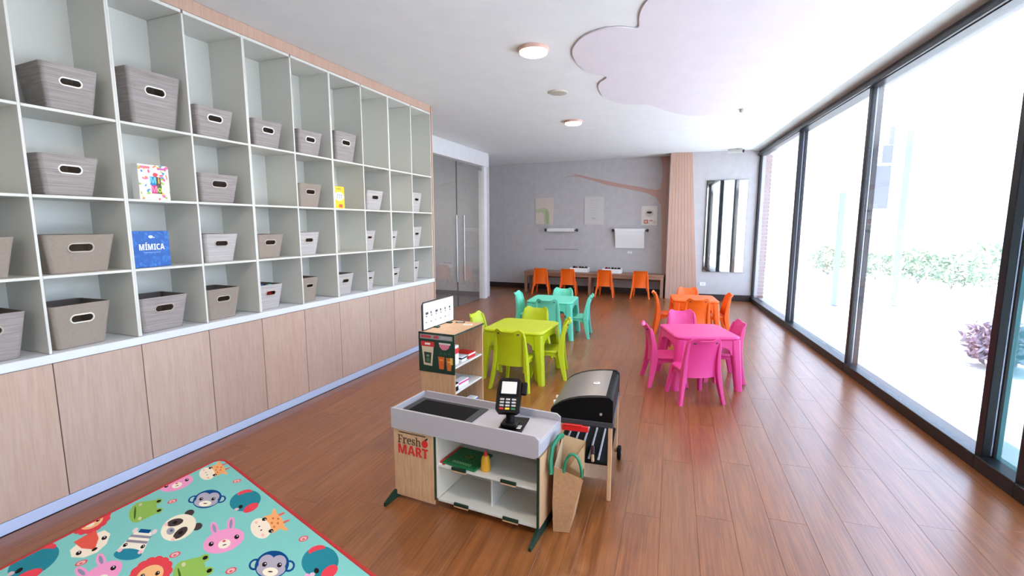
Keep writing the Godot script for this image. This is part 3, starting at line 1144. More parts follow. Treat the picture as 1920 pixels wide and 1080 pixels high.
func build_baskets() -> void:
	# column, row (0 top), z of the two ends of the front top edge, height, fabric, eyelet, turn, what singles it out
	var list := [
		[0, 0, -1.465, -1.715, 0.235, 0, 1, -3, "large grey streaked basket with white eyelet, top row near the picture edge"],
		[1, 0, -1.86, -2.175, 0.325, 0, 1, 0, "tallest grey streaked basket with white eyelet, in the top row"],
		[2, 0, -2.255, -2.535, 0.20, 0, 1, 0, "grey basket with white eyelet, third in the top row"],
		[3, 0, -2.69, -2.965, 0.20, 0, 1, 0, "grey basket with white eyelet, fourth in the top row"],
		[4, 0, -3.12, -3.395, 0.20, 0, 1, 0, "grey basket with white eyelet, fifth in the top row"],
		[5, 0, -3.555, -3.85, 0.265, 0, 1, 0, "grey basket with white eyelet, last in the top row"],
		[0, 1, -1.41, -1.68, 0.21, 0, 1, 2, "grey streaked basket above the taupe one, second row, beside the game box"],
		[2, 1, -2.24, -2.54, 0.195, 0, 2, 0, "grey basket between the colourful game box and an empty cubby"],
		[4, 1, -3.09, -3.36, 0.195, 1, 2, 0, "taupe basket beside the yellow box in the second row"],
		[6, 1, -3.965, -4.24, 0.195, 2, 2, 0, "pale grey basket just past the yellow box in the second row"],
		[8, 1, -4.77, -4.99, 0.22, 2, 2, 0, "pale grey basket in the last cubby of the second row"],
		[-1, 2, -1.0, -1.285, 0.20, 1, 0, 0, "taupe basket cut off by the picture edge, third row"],
		[0, 2, -1.385, -1.715, 0.205, 1, 2, 0, "wide plain taupe basket in the third row beside the blue game box"],
		[2, 2, -2.24, -2.50, 0.195, 2, 2, 0, "pale grey basket just past the blue game box"],
		[3, 2, -2.65, -2.91, 0.185, 1, 2, 0, "taupe basket under the empty second row cubby"],
		[4, 2, -3.06, -3.30, 0.195, 2, 2, 0, "pale basket in the third row before the empty cubby"],
		[6, 2, -3.90, -4.085, 0.20, 2, 2, 0, "pale basket in the third row after the empty cubby"],
		[7, 2, -4.335, -4.47, 0.19, 2, 2, 0, "narrow pale basket, second to last in the third row"],
		[8, 2, -4.76, -4.97, 0.235, 2, 2, 0, "pale basket in the last cubby of the third row"],
		[-1, 3, -0.99, -1.29, 0.235, 0, 2, 0, "grey streaked basket cut off by the picture edge, bottom row"],
		[0, 3, -1.375, -1.665, 0.235, 1, 1, 4, "taupe basket with white eyelet and dark lining, bottom row"],
		[1, 3, -1.80, -2.10, 0.215, 0, 2, 0, "grey streaked basket directly under the blue game box"],
		[2, 3, -2.22, -2.485, 0.215, 1, 2, 0, "taupe basket third from the picture edge in the bottom row"],
		[3, 3, -2.635, -2.87, 0.195, 2, 2, 0, "pale basket filled with coloured toy blocks, bottom row"],
		[4, 3, -3.055, -3.26, 0.21, 1, 2, 0, "taupe basket beside the one with coloured blocks"],
		[5, 3, -3.492, -3.725, 0.20, 2, 2, 0, "pale basket under the empty third row cubby, bottom row"],
		[6, 3, -3.90, -4.05, 0.185, 2, 2, 0, "narrow pale basket third from the end of the bottom row"],
		[7, 3, -4.33, -4.50, 0.185, 2, 2, 0, "narrow pale basket second from the end of the bottom row"],
		[8, 3, -4.755, -4.90, 0.235, 2, 2, 0, "pale basket in the last cubby of the bottom row"],
	]
	for b in list:
		var y: float = LEVELS[3 - b[1]] + 0.001
		var w: float = b[2] - b[3]
		basket(w, b[4], 0.27, M.basket[b[5]], b[6], Vector3(FRONT - 0.03, y, (b[2] + b[3]) / 2), b[7], b[8])
	# toy blocks showing over the rim
	var hues := [[M.green, "green toy block in the pale basket"], [M.blue, "blue toy block in the pale basket"], [M.yellow, "yellow toy block in the pale basket"], [M.redprint, "red toy block in the pale basket"], [M.teal, "turquoise toy block in the pale basket"]]
	var where := [Vector3(-0.10, 0.165, 0.06), Vector3(-0.14, 0.155, -0.03), Vector3(-0.17, 0.16, 0.05), Vector3(-0.075, 0.10, -0.045), Vector3(-0.08, 0.16, -0.055)]
	for k in 5:
		var o := thing("toy_block", hues[k][1], "toy block", Vector3(FRONT - 0.03, LEVELS[0], -2.75) + where[k], 20 + k * 37, "toy blocks in a basket")
		boxpart("cube", Vector3.ZERO, Vector3(0.05, 0.05, 0.05), 0.006, hues[k][0], o)
		boxpart("stud", Vector3(0, 0.028, 0), Vector3(0.028, 0.008, 0.028), 0.003, hues[k][0], o)
	# colourful game box
	var im := Image.create(192, 224, false, Image.FORMAT_RGB8)
	im.fill(Color(0.95, 0.95, 0.95))
	var cols := [Color(0.90, 0.35, 0.45), Color(0.60, 0.75, 0.25), Color(0.95, 0.75, 0.15), Color(0.85, 0.40, 0.65), Color(0.25, 0.55, 0.75), Color(0.90, 0.50, 0.20)]
	rng.seed = 9
	for k in 60:
		var p := Vector2(rng.randf_range(0, 192), rng.randf_range(0, 224))
		if absf(p.x - 100) < 42 and absf(p.y - 125) < 65:
			continue
		fill(im, oval(p.x, p.y, rng.randf_range(4, 15), rng.randf_range(4, 11), rng.randf() * 3), cols[k % 6])
	fill(im, oval(104, 62, 15, 14), Color(0.88, 0.25, 0.30))
	fill(im, rect(68, 74, 106, 130), Color(0.10, 0.50, 0.72))
	fill(im, rect(106, 74, 138, 130), Color(0.35, 0.28, 0.22))
	fill(im, rect(74, 130, 110, 184), Color(0.82, 0.18, 0.45))
	fill(im, rect(110, 130, 140, 184), Color(0.30, 0.38, 0.18))
	fill(im, rect(12, 10, 74, 26), Color(0.92, 0.45, 0.50))
	fill(im, rect(120, 14, 164, 28), Color(0.72, 0.40, 0.62))
	var gb := thing("game_box", "white board game box covered in colourful little figures", "game box", Vector3(FRONT - 0.045, LEVELS[2] + 0.001, -1.965), 4)
	boxpart("carton", Vector3(-0.03, 0.105, 0), Vector3(0.058, 0.21, 0.185), 0.002, M.paper, gb)
	var fr := Transform3D(Basis(Vector3.FORWARD, Vector3.UP, Vector3.RIGHT), Vector3(0.0002, 0.105, 0))
	sheet("printed_front", 0.183, 0.208, print_mat(im), gb, fr)
	var rb := Basis(Vector3.FORWARD, Vector3.UP, Vector3.RIGHT)
	lettering("M", 0.05, flat(Color(0.45, 0.80, 0.92), 0.6), gb, Vector3(0.001, 0.118, 0.008), rb)
	lettering("i", 0.05, flat(Color(0.88, 0.70, 0.30), 0.6), gb, Vector3(0.001, 0.118, -0.026), rb)
	lettering("M", 0.05, flat(Color(0.95, 0.55, 0.70), 0.6), gb, Vector3(0.001, 0.064, 0.004), rb)
	lettering("o", 0.05, flat(Color(0.72, 0.80, 0.30), 0.6), gb, Vector3(0.001, 0.064, -0.028), rb)
	# blue game box
	im = Image.create(192, 192, false, Image.FORMAT_RGB8)
	im.fill(Color(0.12, 0.36, 0.67))
	for k in 90:
		fill(im, oval(rng.randf_range(0, 192), rng.randf_range(0, 192), rng.randf_range(4, 12), rng.randf_range(3, 9), rng.randf() * 3), Color(0.15, 0.41, 0.72) if k % 2 else Color(0.20, 0.46, 0.76))
	fill(im, oval(96, 30, 12, 8), Color(0.85, 0.88, 0.92))
	fill(im, oval(112, 34, 6, 3), Color(0.75, 0.80, 0.88))
	for k in 12:
		fill(im, rect(58 + k * 7, 112, 62 + k * 7, 116), Color(0.65, 0.75, 0.86))
	gb = thing("game_box", "square blue board game box with white title lettering", "game box", Vector3(FRONT - 0.05, LEVELS[1] + 0.001, -1.915), 6)
	boxpart("carton", Vector3(-0.03, 0.11, 0), Vector3(0.058, 0.22, 0.232), 0.002, M.blue, gb)
	sheet("printed_front", 0.230, 0.218, print_mat(im), gb, Transform3D(rb, Vector3(0.0002, 0.11, 0)))
	lettering("MÍMICA", 0.050, M.paper, gb, Vector3(0.0012, 0.122, 0), rb, "Droid Sans", 800, "lettering", 0.82)
	# yellow box
	gb = thing("card_box", "tall yellow box with a white oval, standing in an otherwise empty cubby", "box", Vector3(FRONT - 0.03, LEVELS[2] + 0.001, -3.563), 0)
	boxpart("carton", Vector3(-0.06, 0.1, 0), Vector3(0.12, 0.20, 0.14), 0.002, M.yellow, gb)
	im = Image.create(96, 128, false, Image.FORMAT_RGB8)
	im.fill(Color(0.96, 0.78, 0.08))
	fill(im, oval(48, 58, 44, 26), Color(0.92, 0.92, 0.88))
	fill(im, rect(44, 104, 76, 122), Color(0.80, 0.30, 0.12))
	fill(im, rect(28, 10, 70, 18), Color(0.70, 0.62, 0.20))
	for k in 3:
		fill(im, rect(28 + k * 18, 46, 34 + k * 18, 70), Color(0.55, 0.56, 0.56))
		fill(im, rect(28 + k * 18, 46, 42 + k * 18, 52), Color(0.55, 0.56, 0.56))
	sheet("printed_front", 0.138, 0.198, print_mat(im), gb, Transform3D(rb, Vector3(0.0005, 0.1, 0)))
	# dark bag half out of the picture in the top row
	var o := thing("storage_pouch", "small black pouch at the picture edge in the top row", "pouch", Vector3(FRONT - 0.10, LEVELS[3] + 0.001, -1.20), 0)
	var g := Geo.new()
	g.lathe([[0.001, 0.0], [0.075, 0.0], [0.085, 0.03], [0.075, 0.075], [0.05, 0.095], [0.001, 0.10]], 16)
	part("bag", g, M.black_soft, o)
	g = Geo.new()
	g.tube([Vector3(0, 0.09, -0.03), Vector3(0, 0.125, -0.015), Vector3(0, 0.125, 0.015), Vector3(0, 0.09, 0.03)], 0.005, 6)
	part("loop", g, M.black_soft, o)


# ---------------------------------------------------------------- ceiling fittings

func build_lamps() -> void:
	var spots := [Vector3(-1.322, CEIL, -3.85), Vector3(-1.69, CEIL, -6.62), Vector3(-0.95, CEIL, -1.0), Vector3(-5.6, CEIL, -7.0), Vector3(-0.6, CEIL, 1.75)]
	var says := ["lit round ceiling lamp with copper rim close to the cloud panel", "lit round ceiling lamp with copper rim farther down the room", "lit round ceiling lamp above the viewer, out of view", "lit round ceiling lamp of the neighbouring room, out of view", "lit round ceiling lamp behind the viewer, out of view"]
	var glow := flat(Color(1, 0.97, 0.93), 0.5)
	glow.emission_enabled = true
	glow.emission = Color(1.0, 0.95, 0.88)
	glow.emission_energy_multiplier = 2.2
	var copper := flat(Color(0.86, 0.70, 0.64), 0.4, 0.1)
	for k in 5:
		var o := thing("ceiling_lamp", says[k], "lamp", spots[k], 0, "round ceiling lamps")
		var g := Geo.new()
		g.lathe([[0.001, 0.0], [0.123, 0.0], [0.123, -0.024], [0.119, -0.030], [0.113, -0.026], [0.001, -0.022]], 32)
		part("rim", g, copper, o)
		g = Geo.new()
		g.lathe([[0.001, -0.021], [0.112, -0.022], [0.112, -0.040], [0.10, -0.048], [0.001, -0.052]], 32)
		part("lamp_diffuser", g, glow, o)
		var l := AreaLight3D.new()
		l.name = "lamp_glow"
		l.area_size = Vector2(0.19, 0.19)
		l.light_color = Color(1.0, 0.93, 0.84)
		l.light_energy = 2.0
		l.area_range = 14.0
		l.shadow_enabled = true
		o.add_child(l)
		l.position = Vector3(0, -0.06, 0)
		l.rotation.x = -PI / 2
	# ceiling speaker
	var o := thing("ceiling_speaker", "flat round beige speaker grille between the two ceiling lamps", "speaker", Vector3(-1.493, CEIL, -5.165))
	var g := Geo.new()
	g.lathe([[0.001, 0.0], [0.105, 0.0], [0.105, -0.008], [0.095, -0.014], [0.09, -0.010], [0.001, -0.010]], 32)
	part("bezel", g, flat(Color(0.80, 0.78, 0.72), 0.6), o)
	g = Geo.new()
	g.lathe([[0.001, -0.0095], [0.088, -0.0095], [0.086, -0.013], [0.001, -0.018]], 32)
	part("grille", g, flat(Color(0.70, 0.68, 0.63), 0.8), o)
	# sprinkler and small dome sensor
	o = thing("ceiling_sensor", "small white sensor on the ceiling in front of the cloud", "sensor", Vector3(0.41, CEIL, -6.66))
	g = Geo.new()
	g.lathe([[0.001, 0.0], [0.05, 0.0], [0.048, -0.012], [0.001, -0.014]], 20)
	part("plate", g, M.wall, o)
	g = Geo.new()
	g.lathe([[0.001, -0.013], [0.026, -0.014], [0.024, -0.04], [0.012, -0.052], [0.001, -0.053]], 16)
	part("head", g, M.tray, o)
	o = thing("security_camera", "small white camera on the ceiling above the tall mirror", "camera", Vector3(0.62, CEIL, -10.08))
	g = Geo.new()
	g.lathe([[0.001, 0.0], [0.06, 0.0], [0.06, -0.02], [0.001, -0.022]], 20)
	part("mount", g, M.white, o)
	g = Geo.new()
	g.x = Transform3D(Basis(Vector3.FORWARD, 0.0), Vector3(-0.02, -0.05, 0.02))
	g.tube([Vector3(-0.16, 0.012, -0.05), Vector3(0.02, 0, 0.02), Vector3(0.08, -0.004, 0.045)], 0.036, 12)
	part("body", g, M.white, o)
	g = Geo.new()
	g.x = Transform3D(Basis(), Vector3(-0.02, -0.05, 0.02))
	g.tube([Vector3(0.079, -0.004, 0.045), Vector3(0.098, -0.005, 0.053)], 0.028, 12)
	part("lens", g, M.charcoal, o)


# ---------------------------------------------------------------- tables and chairs

func ring_rect(c: Vector3, hx: float, hz: float, r: float, seg := 4) -> PackedVector3Array:
	var p := PackedVector3Array()
	r = minf(r, minf(hx, hz) * 0.98)
	for q in [[1, 1, 0.0], [-1, 1, PI / 2], [-1, -1, PI], [1, -1, PI * 1.5]]:
		for s in seg + 1:
			var a: float = q[2] + s * PI / 2 / seg
			p.append(c + Vector3(q[0] * (hx - r) + cos(a) * r, 0, q[1] * (hz - r) + sin(a) * r))
	return p


# children's chair that faces -z; origin on the floor under the seat
func make_chair(mat: Material, plain := false) -> Node3D:
	var o := Node3D.new()
	var g := Geo.new()
	# seat: dished slab with a rounded rim
	var rings := []
	for k in [[0.245, 0.118], [0.243, 0.132], [0.252, 0.142], [0.268, 0.144], [0.277, 0.138], [0.276, 0.12], [0.268, 0.08], [0.265, 0.01]]:
		rings.append(ring_rect(Vector3(0, k[0], -0.005), k[1], k[1] * 0.98, 0.05, 5))
	g.loft(rings)
	put("seat", g.mesh(mat, 50), o)
	# backrest: curved panel with raised corners and a dip between
	g = Geo.new()
	var ga := []
	var gb := []
	var ny := 16
	var nx := 14
	for j in ny + 1:
		var t := float(j) / ny
		var ra := []
		var rb := []
		for i in nx + 1:
			var s := 2.0 * i / nx - 1.0
			var half := lerpf(0.128, 0.142, smoothstep(0.0, 0.7, t))
			if t > 0.86:
				half -= (0.006 if plain else 0.030) * pow((t - 0.86) / 0.14, 2.2)
			var top := 0.575 - (0.0 if plain else 0.020) * (1.0 - smoothstep(0.45, 0.85, absf(s)))
			var y := lerpf(0.225, top, t)
			var z := 0.135 + 0.058 * pow(t, 1.25) - 0.020 * sin(PI * t) + 0.006
			z += 0.026 * (1.0 - s * s)        # hollow towards the sitter
			z += 0.012 * smoothstep(0.88, 1.0, t)
			var th := 0.008
			ra.append(Vector3(s * half, y, z - th))
			rb.append(Vector3(s * half, y, z + th * 0.6))
		ga.append(ra)
		gb.append(rb)
	g.shell(ga, gb)
	var back := put("backrest", g.mesh(mat, 50), o)
	for s in ([] if plain else [-1, 1]):
		g = Geo.new()
		g.tube([Vector3(s * 0.104, 0.533, 0.206), Vector3(s * 0.085, 0.531, 0.212)], 0.006, 8)
		put("grip_slot", g.mesh(M.charcoal), back)
	# rear legs: broad curved plates that carry the backrest sides
	for s in [-1, 1]:
		g = Geo.new()
		rings = []
		for k in [[0.545, 0.130, 0.182, 0.010, 0.012], [0.50, 0.137, 0.172, 0.014, 0.018], [0.40, 0.142, 0.152, 0.016, 0.022], [0.30, 0.147, 0.142, 0.018, 0.030], [0.24, 0.152, 0.144, 0.019, 0.032], [0.16, 0.163, 0.156, 0.018, 0.028], [0.08, 0.175, 0.172, 0.016, 0.023], [0.0, 0.188, 0.190, 0.015, 0.019]]:
			rings.append(ring_rect(Vector3(s * k[1], k[0], k[2]), k[3], k[4], 0.008, 3))
		g.loft(rings)
		put("leg", g.mesh(mat, 50), o)
		# front legs
		g = Geo.new()
		rings = []
		for k in [[0.262, 0.122, -0.112, 0.020, 0.026], [0.20, 0.130, -0.122, 0.019, 0.026], [0.10, 0.143, -0.140, 0.017, 0.022], [0.0, 0.156, -0.158, 0.015, 0.018]]:
			rings.append(ring_rect(Vector3(s * k[1], k[0], k[2]), k[3], k[4], 0.008, 3))
		g.loft(rings)
		put("leg", g.mesh(mat, 50), o)
		# arched side apron
		g = Geo.new()
		var arch := PackedVector2Array([Vector2(-0.135, 0.262), Vector2(-0.145, 0.17)])
		for q in 9:
			var a := PI * q / 8
			arch.append(Vector2(-0.118 * cos(a) + 0.005, 0.165 + 0.062 * sin(a)))
		arch.append_array(PackedVector2Array([Vector2(0.158, 0.17), Vector2(0.140, 0.262)]))
		# polygon x runs along z
		g.prism(arch, s * 0.128 - 0.006, s * 0.128 + 0.006, Transform3D(Basis(Vector3(0, 0, 1), Vector3.UP, Vector3(1, 0, 0)), Vector3.ZERO))
		put("apron", g.mesh(mat, 30), o)
	return o


# square children's table with arched aprons; origin on the floor under its middle
func make_table(mat: Material) -> Node3D:
	var o := Node3D.new()
	var g := Geo.new()
	var rings := []
	for k in [[0.462, 0.298], [0.470, 0.306], [0.482, 0.312], [0.492, 0.310], [0.498, 0.300], [0.5, 0.288], [0.5, 0.1]]:
		rings.append(ring_rect(Vector3(0, k[0], 0), k[1], k[1], 0.07, 6))
	g.loft(rings)
	put("tabletop", g.mesh(mat, 50), o)
	for sx in [-1, 1]:
		for sz in [-1, 1]:
			g = Geo.new()
			rings = []
			for k in [[0.470, 0.258, 0.046], [0.40, 0.264, 0.044], [0.30, 0.274, 0.041], [0.15, 0.289, 0.037], [0.0, 0.304, 0.033]]:
				rings.append(ring_rect(Vector3(sx * k[1], k[0], sz * k[1]), k[2], k[2], 0.024, 4))
			g.loft(rings)
			put("leg", g.mesh(mat, 50), o)
	for q in 4:
		g = Geo.new()
		var arch := PackedVector2Array([Vector2(-0.25, 0.466), Vector2(-0.245, 0.33)])
		for k in 11:
			var a := PI * k / 10
			arch.append(Vector2(-0.215 * (cos(a) if absf(cos(a)) > 0.02 else 0.0), 0.33 + 0.085 * pow(sin(a), 0.6)))
		arch.append_array(PackedVector2Array([Vector2(0.245, 0.33), Vector2(0.25, 0.466)]))
		g.x = Transform3D(Basis(Vector3.UP, q * PI / 2), Vector3.ZERO)
		g.prism(arch, 0.286, 0.300)
		put("apron", g.mesh(mat, 30), o)
	return o


func seat_at(proto: Node3D, top: Vector2, turn: float, label: String, group: String) -> void:
	var c := proto.duplicate()
	c.name = numbered("child_chair")
	add_child(c)
	var t := deg_to_rad(turn)
	var fwd := Vector2(-sin(t), -cos(t))
	var p := top + fwd * 0.195
	c.position = Vector3(p.x, 0, p.y)
	c.rotation.y = t
	tag(c, label, "chair", group)


func build_tables() -> void:
	var sets := [
		["lime", "lime green", Vector2(-1.625, -4.43), 0.0, [[Vector2(-1.552, -3.875), 0], [Vector2(-1.185, -4.53), 103], [Vector2(-2.19, -4.52), -90], [Vector2(-1.695, -5.085), 180]]],
		["pink", "pink", Vector2(0.03, -4.82), 20.0, [[Vector2(0.09, -4.15), 27], [Vector2(0.415, -5.03), 105], [Vector2(-0.425, -4.62), -74], [Vector2(-0.145, -5.49), 199]]],
		["teal", "turquoise", Vector2(-1.83, -6.22), 5.0, [[Vector2(-1.757, -5.69), 8], [Vector2(-1.325, -6.30), 97], [Vector2(-2.345, -6.20), -86], [Vector2(-1.85, -6.82), 185]]],
		["orange", "orange", Vector2(-0.03, -7.0), 8.0, [[Vector2(0.025, -6.43), 11], [Vector2(0.425, -7.05), 98], [Vector2(-0.545, -6.93), -82], [Vector2(-0.125, -7.57), 189]]],
	]
	var where := ["with its back to the camera", "on the window side of its table", "on the storage wall side of its table", "facing the camera from behind its table"]
	for s in sets:
		var mat: Material = M[s[0]]
		var t := make_table(mat)
		t.name = numbered("child_table")
		add_child(t)
		t.position = Vector3(s[2].x, 0, s[2].y)
		t.rotation.y = deg_to_rad(s[3])
		t.scale = Vector3(0.94, 1, 0.96) if s[0] in ["pink", "orange"] else Vector3.ONE
		tag(t, "square %s plastic children's table with four matching chairs" % s[1], "table", "children's tables")
		var proto := make_chair(mat)
		for k in 4:
			seat_at(proto, s[4][k][0], s[4][k][1], "%s plastic child chair %s" % [s[1], where[k]], "%s chairs round the small table" % s[1])
		proto.free()


func build_bench() -> void:
	var t := thing("bench_table", "long low wooden table along the grey back wall", "table", Vector3(-2.15, 0, -10.33), 2.0)
	boxpart("tabletop", Vector3(0, 0.452, 0), Vector3(3.02, 0.035, 0.46), 0.004, M.bench, t)
	boxpart("front_rail", Vector3(0, 0.405, 0.205), Vector3(2.94, 0.06, 0.022), 0.003, M.bench, t)
	boxpart("stretcher", Vector3(0, 0.33, -0.19), Vector3(3.0, 0.06, 0.022), 0.003, M.bench, t)
	for x in [-1.47, -0.02, 1.47]:
		for z in [-0.19, 0.19]:
			boxpart("leg", Vector3(x, 0.2175, z), Vector3(0.06, 0.435, 0.05), 0.004, M.bench, t)
	var proto := make_chair(M.orange, true)
	var xs := [-3.18, -2.58, -1.80, -1.075]
	for k in 4:
		seat_at(proto, Vector2(xs[k], -9.80 - 0.03 * k), [6, 3, 0, 2][k], ["first orange child chair at the long table, beside the glass door", "second orange child chair along the long wooden table", "third orange child chair along the long wooden table", "last orange child chair at the long table, by the tree trunk"][k], "orange chairs at the long table")
	proto.free()
	# craft boxes with dark shapes on the table
	for k in 2:
		var o := thing("toy_tray", ["white tray of toy vehicles on the long table, before the first wall scroll", "white tray of toy vehicles on the long table, under the paper sheet"][k], "tray", Vector3([-2.44, -1.72][k], 0.468, -10.36), 2, "toy trays on the long table")
		boxpart("base", Vector3(0, 0.008, 0), Vector3(0.40, 0.014, 0.26), 0.003, M.paper, o)
		for s in [[Vector3(0, 0.05, 0.125), Vector3(0.40, 0.09, 0.012)], [Vector3(0, 0.05, -0.125), Vector3(0.40, 0.09, 0.012)], [Vector3(0.195, 0.05, 0), Vector3(0.012, 0.09, 0.24)], [Vector3(-0.195, 0.05, 0), Vector3(0.012, 0.09, 0.24)]]:
			boxpart("side", s[0], s[1], 0.003, M.paper, o)
		for q in 5:
			var v := thing("toy_car", "%s dark toy car along the white tray %s" % [["first", "second", "third", "fourth", "fifth"][q], ["before the paper roll holders", "below the hanging paper"][k]], "toy car", o.position + Vector3(-0.13 + q * 0.065, 0.075, -0.02 + 0.04 * (q % 2)), 60 + 40 * q, "toy cars on the long table")
			boxpart("body", Vector3(0, 0.018, 0), Vector3(0.09, 0.02, 0.04), 0.006, [M.black_soft, M.redprint, M.ink, M.black_soft, M.ink][(q + k) % 5], v)
			boxpart("cabin", Vector3(-0.005, 0.036, 0), Vector3(0.045, 0.018, 0.034), 0.007, M.black_soft, v)


func build_wall_items() -> void:
	var zw := -10.648
	# pictures
	var im := Image.create(128, 192, false, Image.FORMAT_RGB8)
	im.fill(Color(0.83, 0.77, 0.73))
	fill(im, PackedVector2Array([Vector2(0, 86), Vector2(34, 74), Vector2(70, 70), Vector2(94, 84), Vector2(104, 120), Vector2(106, 192), Vector2(64, 192), Vector2(62, 120), Vector2(40, 104), Vector2(0, 112)]), Color(0.72, 0.74, 0.60))
	fill(im, PackedVector2Array([Vector2(72, 92), Vector2(92, 96), Vector2(98, 192), Vector2(78, 192)]), Color(0.64, 0.70, 0.50))
	var p := thing("wall_poster", "pinkish poster with a pale green shape on the grey wall", "poster", Vector3(-3.37, 1.82, zw), 0, "posters on the back wall")
	sheet("print", 0.42, 0.60, print_mat(im, 0.8), p, Transform3D(Basis(), Vector3(0, 0, 0.012)), 0.012)
	im = Image.create(128, 192, false, Image.FORMAT_RGB8)
	im.fill(Color(0.80, 0.79, 0.78))
	rng.seed = 21
	for k in 9:
		fill(im, rect(36, 24 + k * 17, 36 + rng.randf_range(20, 60), 27 + k * 17), Color(0.74, 0.74, 0.71))
	fill(im, oval(64, 150, 14, 6), Color(0.70, 0.71, 0.68))
	p = thing("wall_poster", "plain pale poster in the middle of the grey wall", "poster", Vector3(-2.205, 1.82, zw), 0, "posters on the back wall")
	sheet("print", 0.43, 0.61, print_mat(im, 0.8), p, Transform3D(Basis(), Vector3(0, 0, 0.012)), 0.012)
	im = Image.create(128, 160, false, Image.FORMAT_RGB8)
	im.fill(Color(0.86, 0.83, 0.81))
	fill(im, oval(64, 60, 34, 30), Color(0.76, 0.74, 0.72))
	fill(im, oval(64, 54, 22, 9), Color(0.26, 0.16, 0.16))
	fill(im, oval(64, 54, 10, 5), Color(0.12, 0.08, 0.09))
	fill(im, rect(14, 104, 112, 110), Color(0.90, 0.89, 0.88))
	fill(im, rect(22, 114, 56, 146), Color(0.72, 0.45, 0.36))
	fill(im, oval(38, 130, 9, 9), Color(0.85, 0.70, 0.62))
	fill(im, rect(66, 116, 92, 126), Color(0.76, 0.52, 0.44))
	fill(im, rect(98, 126, 118, 142), Color(0.86, 0.72, 0.66))
	p = thing("wall_poster", "small white poster with a dark eye shape and orange pictures", "poster", Vector3(-1.015, 1.70, zw), 0, "posters on the back wall")
	sheet("print", 0.33, 0.41, print_mat(im, 0.8), p, Transform3D(Basis(), Vector3(0, 0, 0.012)), 0.012)
	# paper rolls
	for k in 2:
		var x: float = [-2.95, -1.405][k]
		var o := thing("paper_roll_holder", ["wall holder with a rolled up paper roll above the first two chairs", "wall holder whose paper roll hangs down in a white sheet"][k], "paper roll", Vector3(x, 1.385, zw), 0, "paper rolls on the back wall")
		var w := 0.64
		var g := Geo.new()
		g.tube([Vector3(-w / 2, 0, 0.07), Vector3(w / 2, 0, 0.07)], 0.045, 16)
		part("roll", g, M.paper, o)
		g = Geo.new()
		g.tube([Vector3(-w / 2 - 0.06, 0, 0.07), Vector3(w / 2 + 0.06, 0, 0.07)], 0.010, 8)
		part("rod", g, M.charcoal, o)
		for s in [-1, 1]:
			boxpart("bracket", Vector3(s * (w / 2 + 0.05), 0.0, 0.045), Vector3(0.03, 0.06, 0.09), 0.005, M.charcoal, o)
		if k == 0:
			g = Geo.new()
			g.tube([Vector3(-0.40, -0.435, 0.012), Vector3(0.40, -0.435, 0.012)], 0.010, 8)
			part("tear_bar", g, M.tray, o)
		else:
			var ga := []
			var gb := []
			for j in 9:
				var y := -0.02 - 0.365 * j / 8.0
				var z := 0.112 - 0.085 * smoothstep(0.0, 1.0, j / 8.0)
				ga.append([Vector3(-w / 2 + 0.01, y, z), Vector3(0, y, z + 0.002), Vector3(w / 2 - 0.01, y, z)])
				gb.append([Vector3(-w / 2 + 0.01, y, z - 0.001), Vector3(0, y, z + 0.001), Vector3(w / 2 - 0.01, y, z - 0.001)])
			g = Geo.new()
			g.shell(ga, gb)
			part("paper_sheet", g, M.paper, o)
	var sw := thing("wall_socket", "small white socket under the hanging paper sheet", "socket", Vector3(-1.40, 0.905, zw))
	boxpart("plate", Vector3(0, 0, 0.006), Vector3(0.10, 0.05, 0.012), 0.003, M.paper, sw)
	boxpart("rocker", Vector3(0.012, 0, 0.013), Vector3(0.03, 0.03, 0.006), 0.002, M.white, sw)
	# on the mirror wall
	var b := Basis(Vector3(cos(TILT), 0, -sin(TILT)), Vector3.UP, Vector3(sin(TILT), 0, cos(TILT)))
	var mo := thing("wall_mirror", "tall frameless mirror on the projecting wall beside the windows", "mirror", Vector3(-0.60, 0, -10.20) + b.x * 1.07)
	mo.basis = Basis(Vector3.UP, 0.006) * b
	boxpart("backing", Vector3(0, 1.47, 0.014), Vector3(0.74, 1.80, 0.018), 0.002, M.charcoal, mo)
	var g2 := Geo.new()
	g2.box(Vector3(0, 1.47, 0.026), Vector3(0.73, 1.79, 0.006), 0.002)
	part("looking_glass", g2, M.mirror, mo, 10.0)
	sw = thing("wall_socket", "small white socket low on the mirror wall", "socket", Vector3(-0.60, 0.32, -10.20) + b.x * 0.71)
	sw.basis = b
	boxpart("plate", Vector3(0, 0, 0.006), Vector3(0.12, 0.075, 0.012), 0.003, M.paper, sw)
	boxpart("rocker", Vector3(0.012, 0, 0.013), Vector3(0.03, 0.04, 0.006), 0.002, M.white, sw)


# ---------------------------------------------------------------- toy market

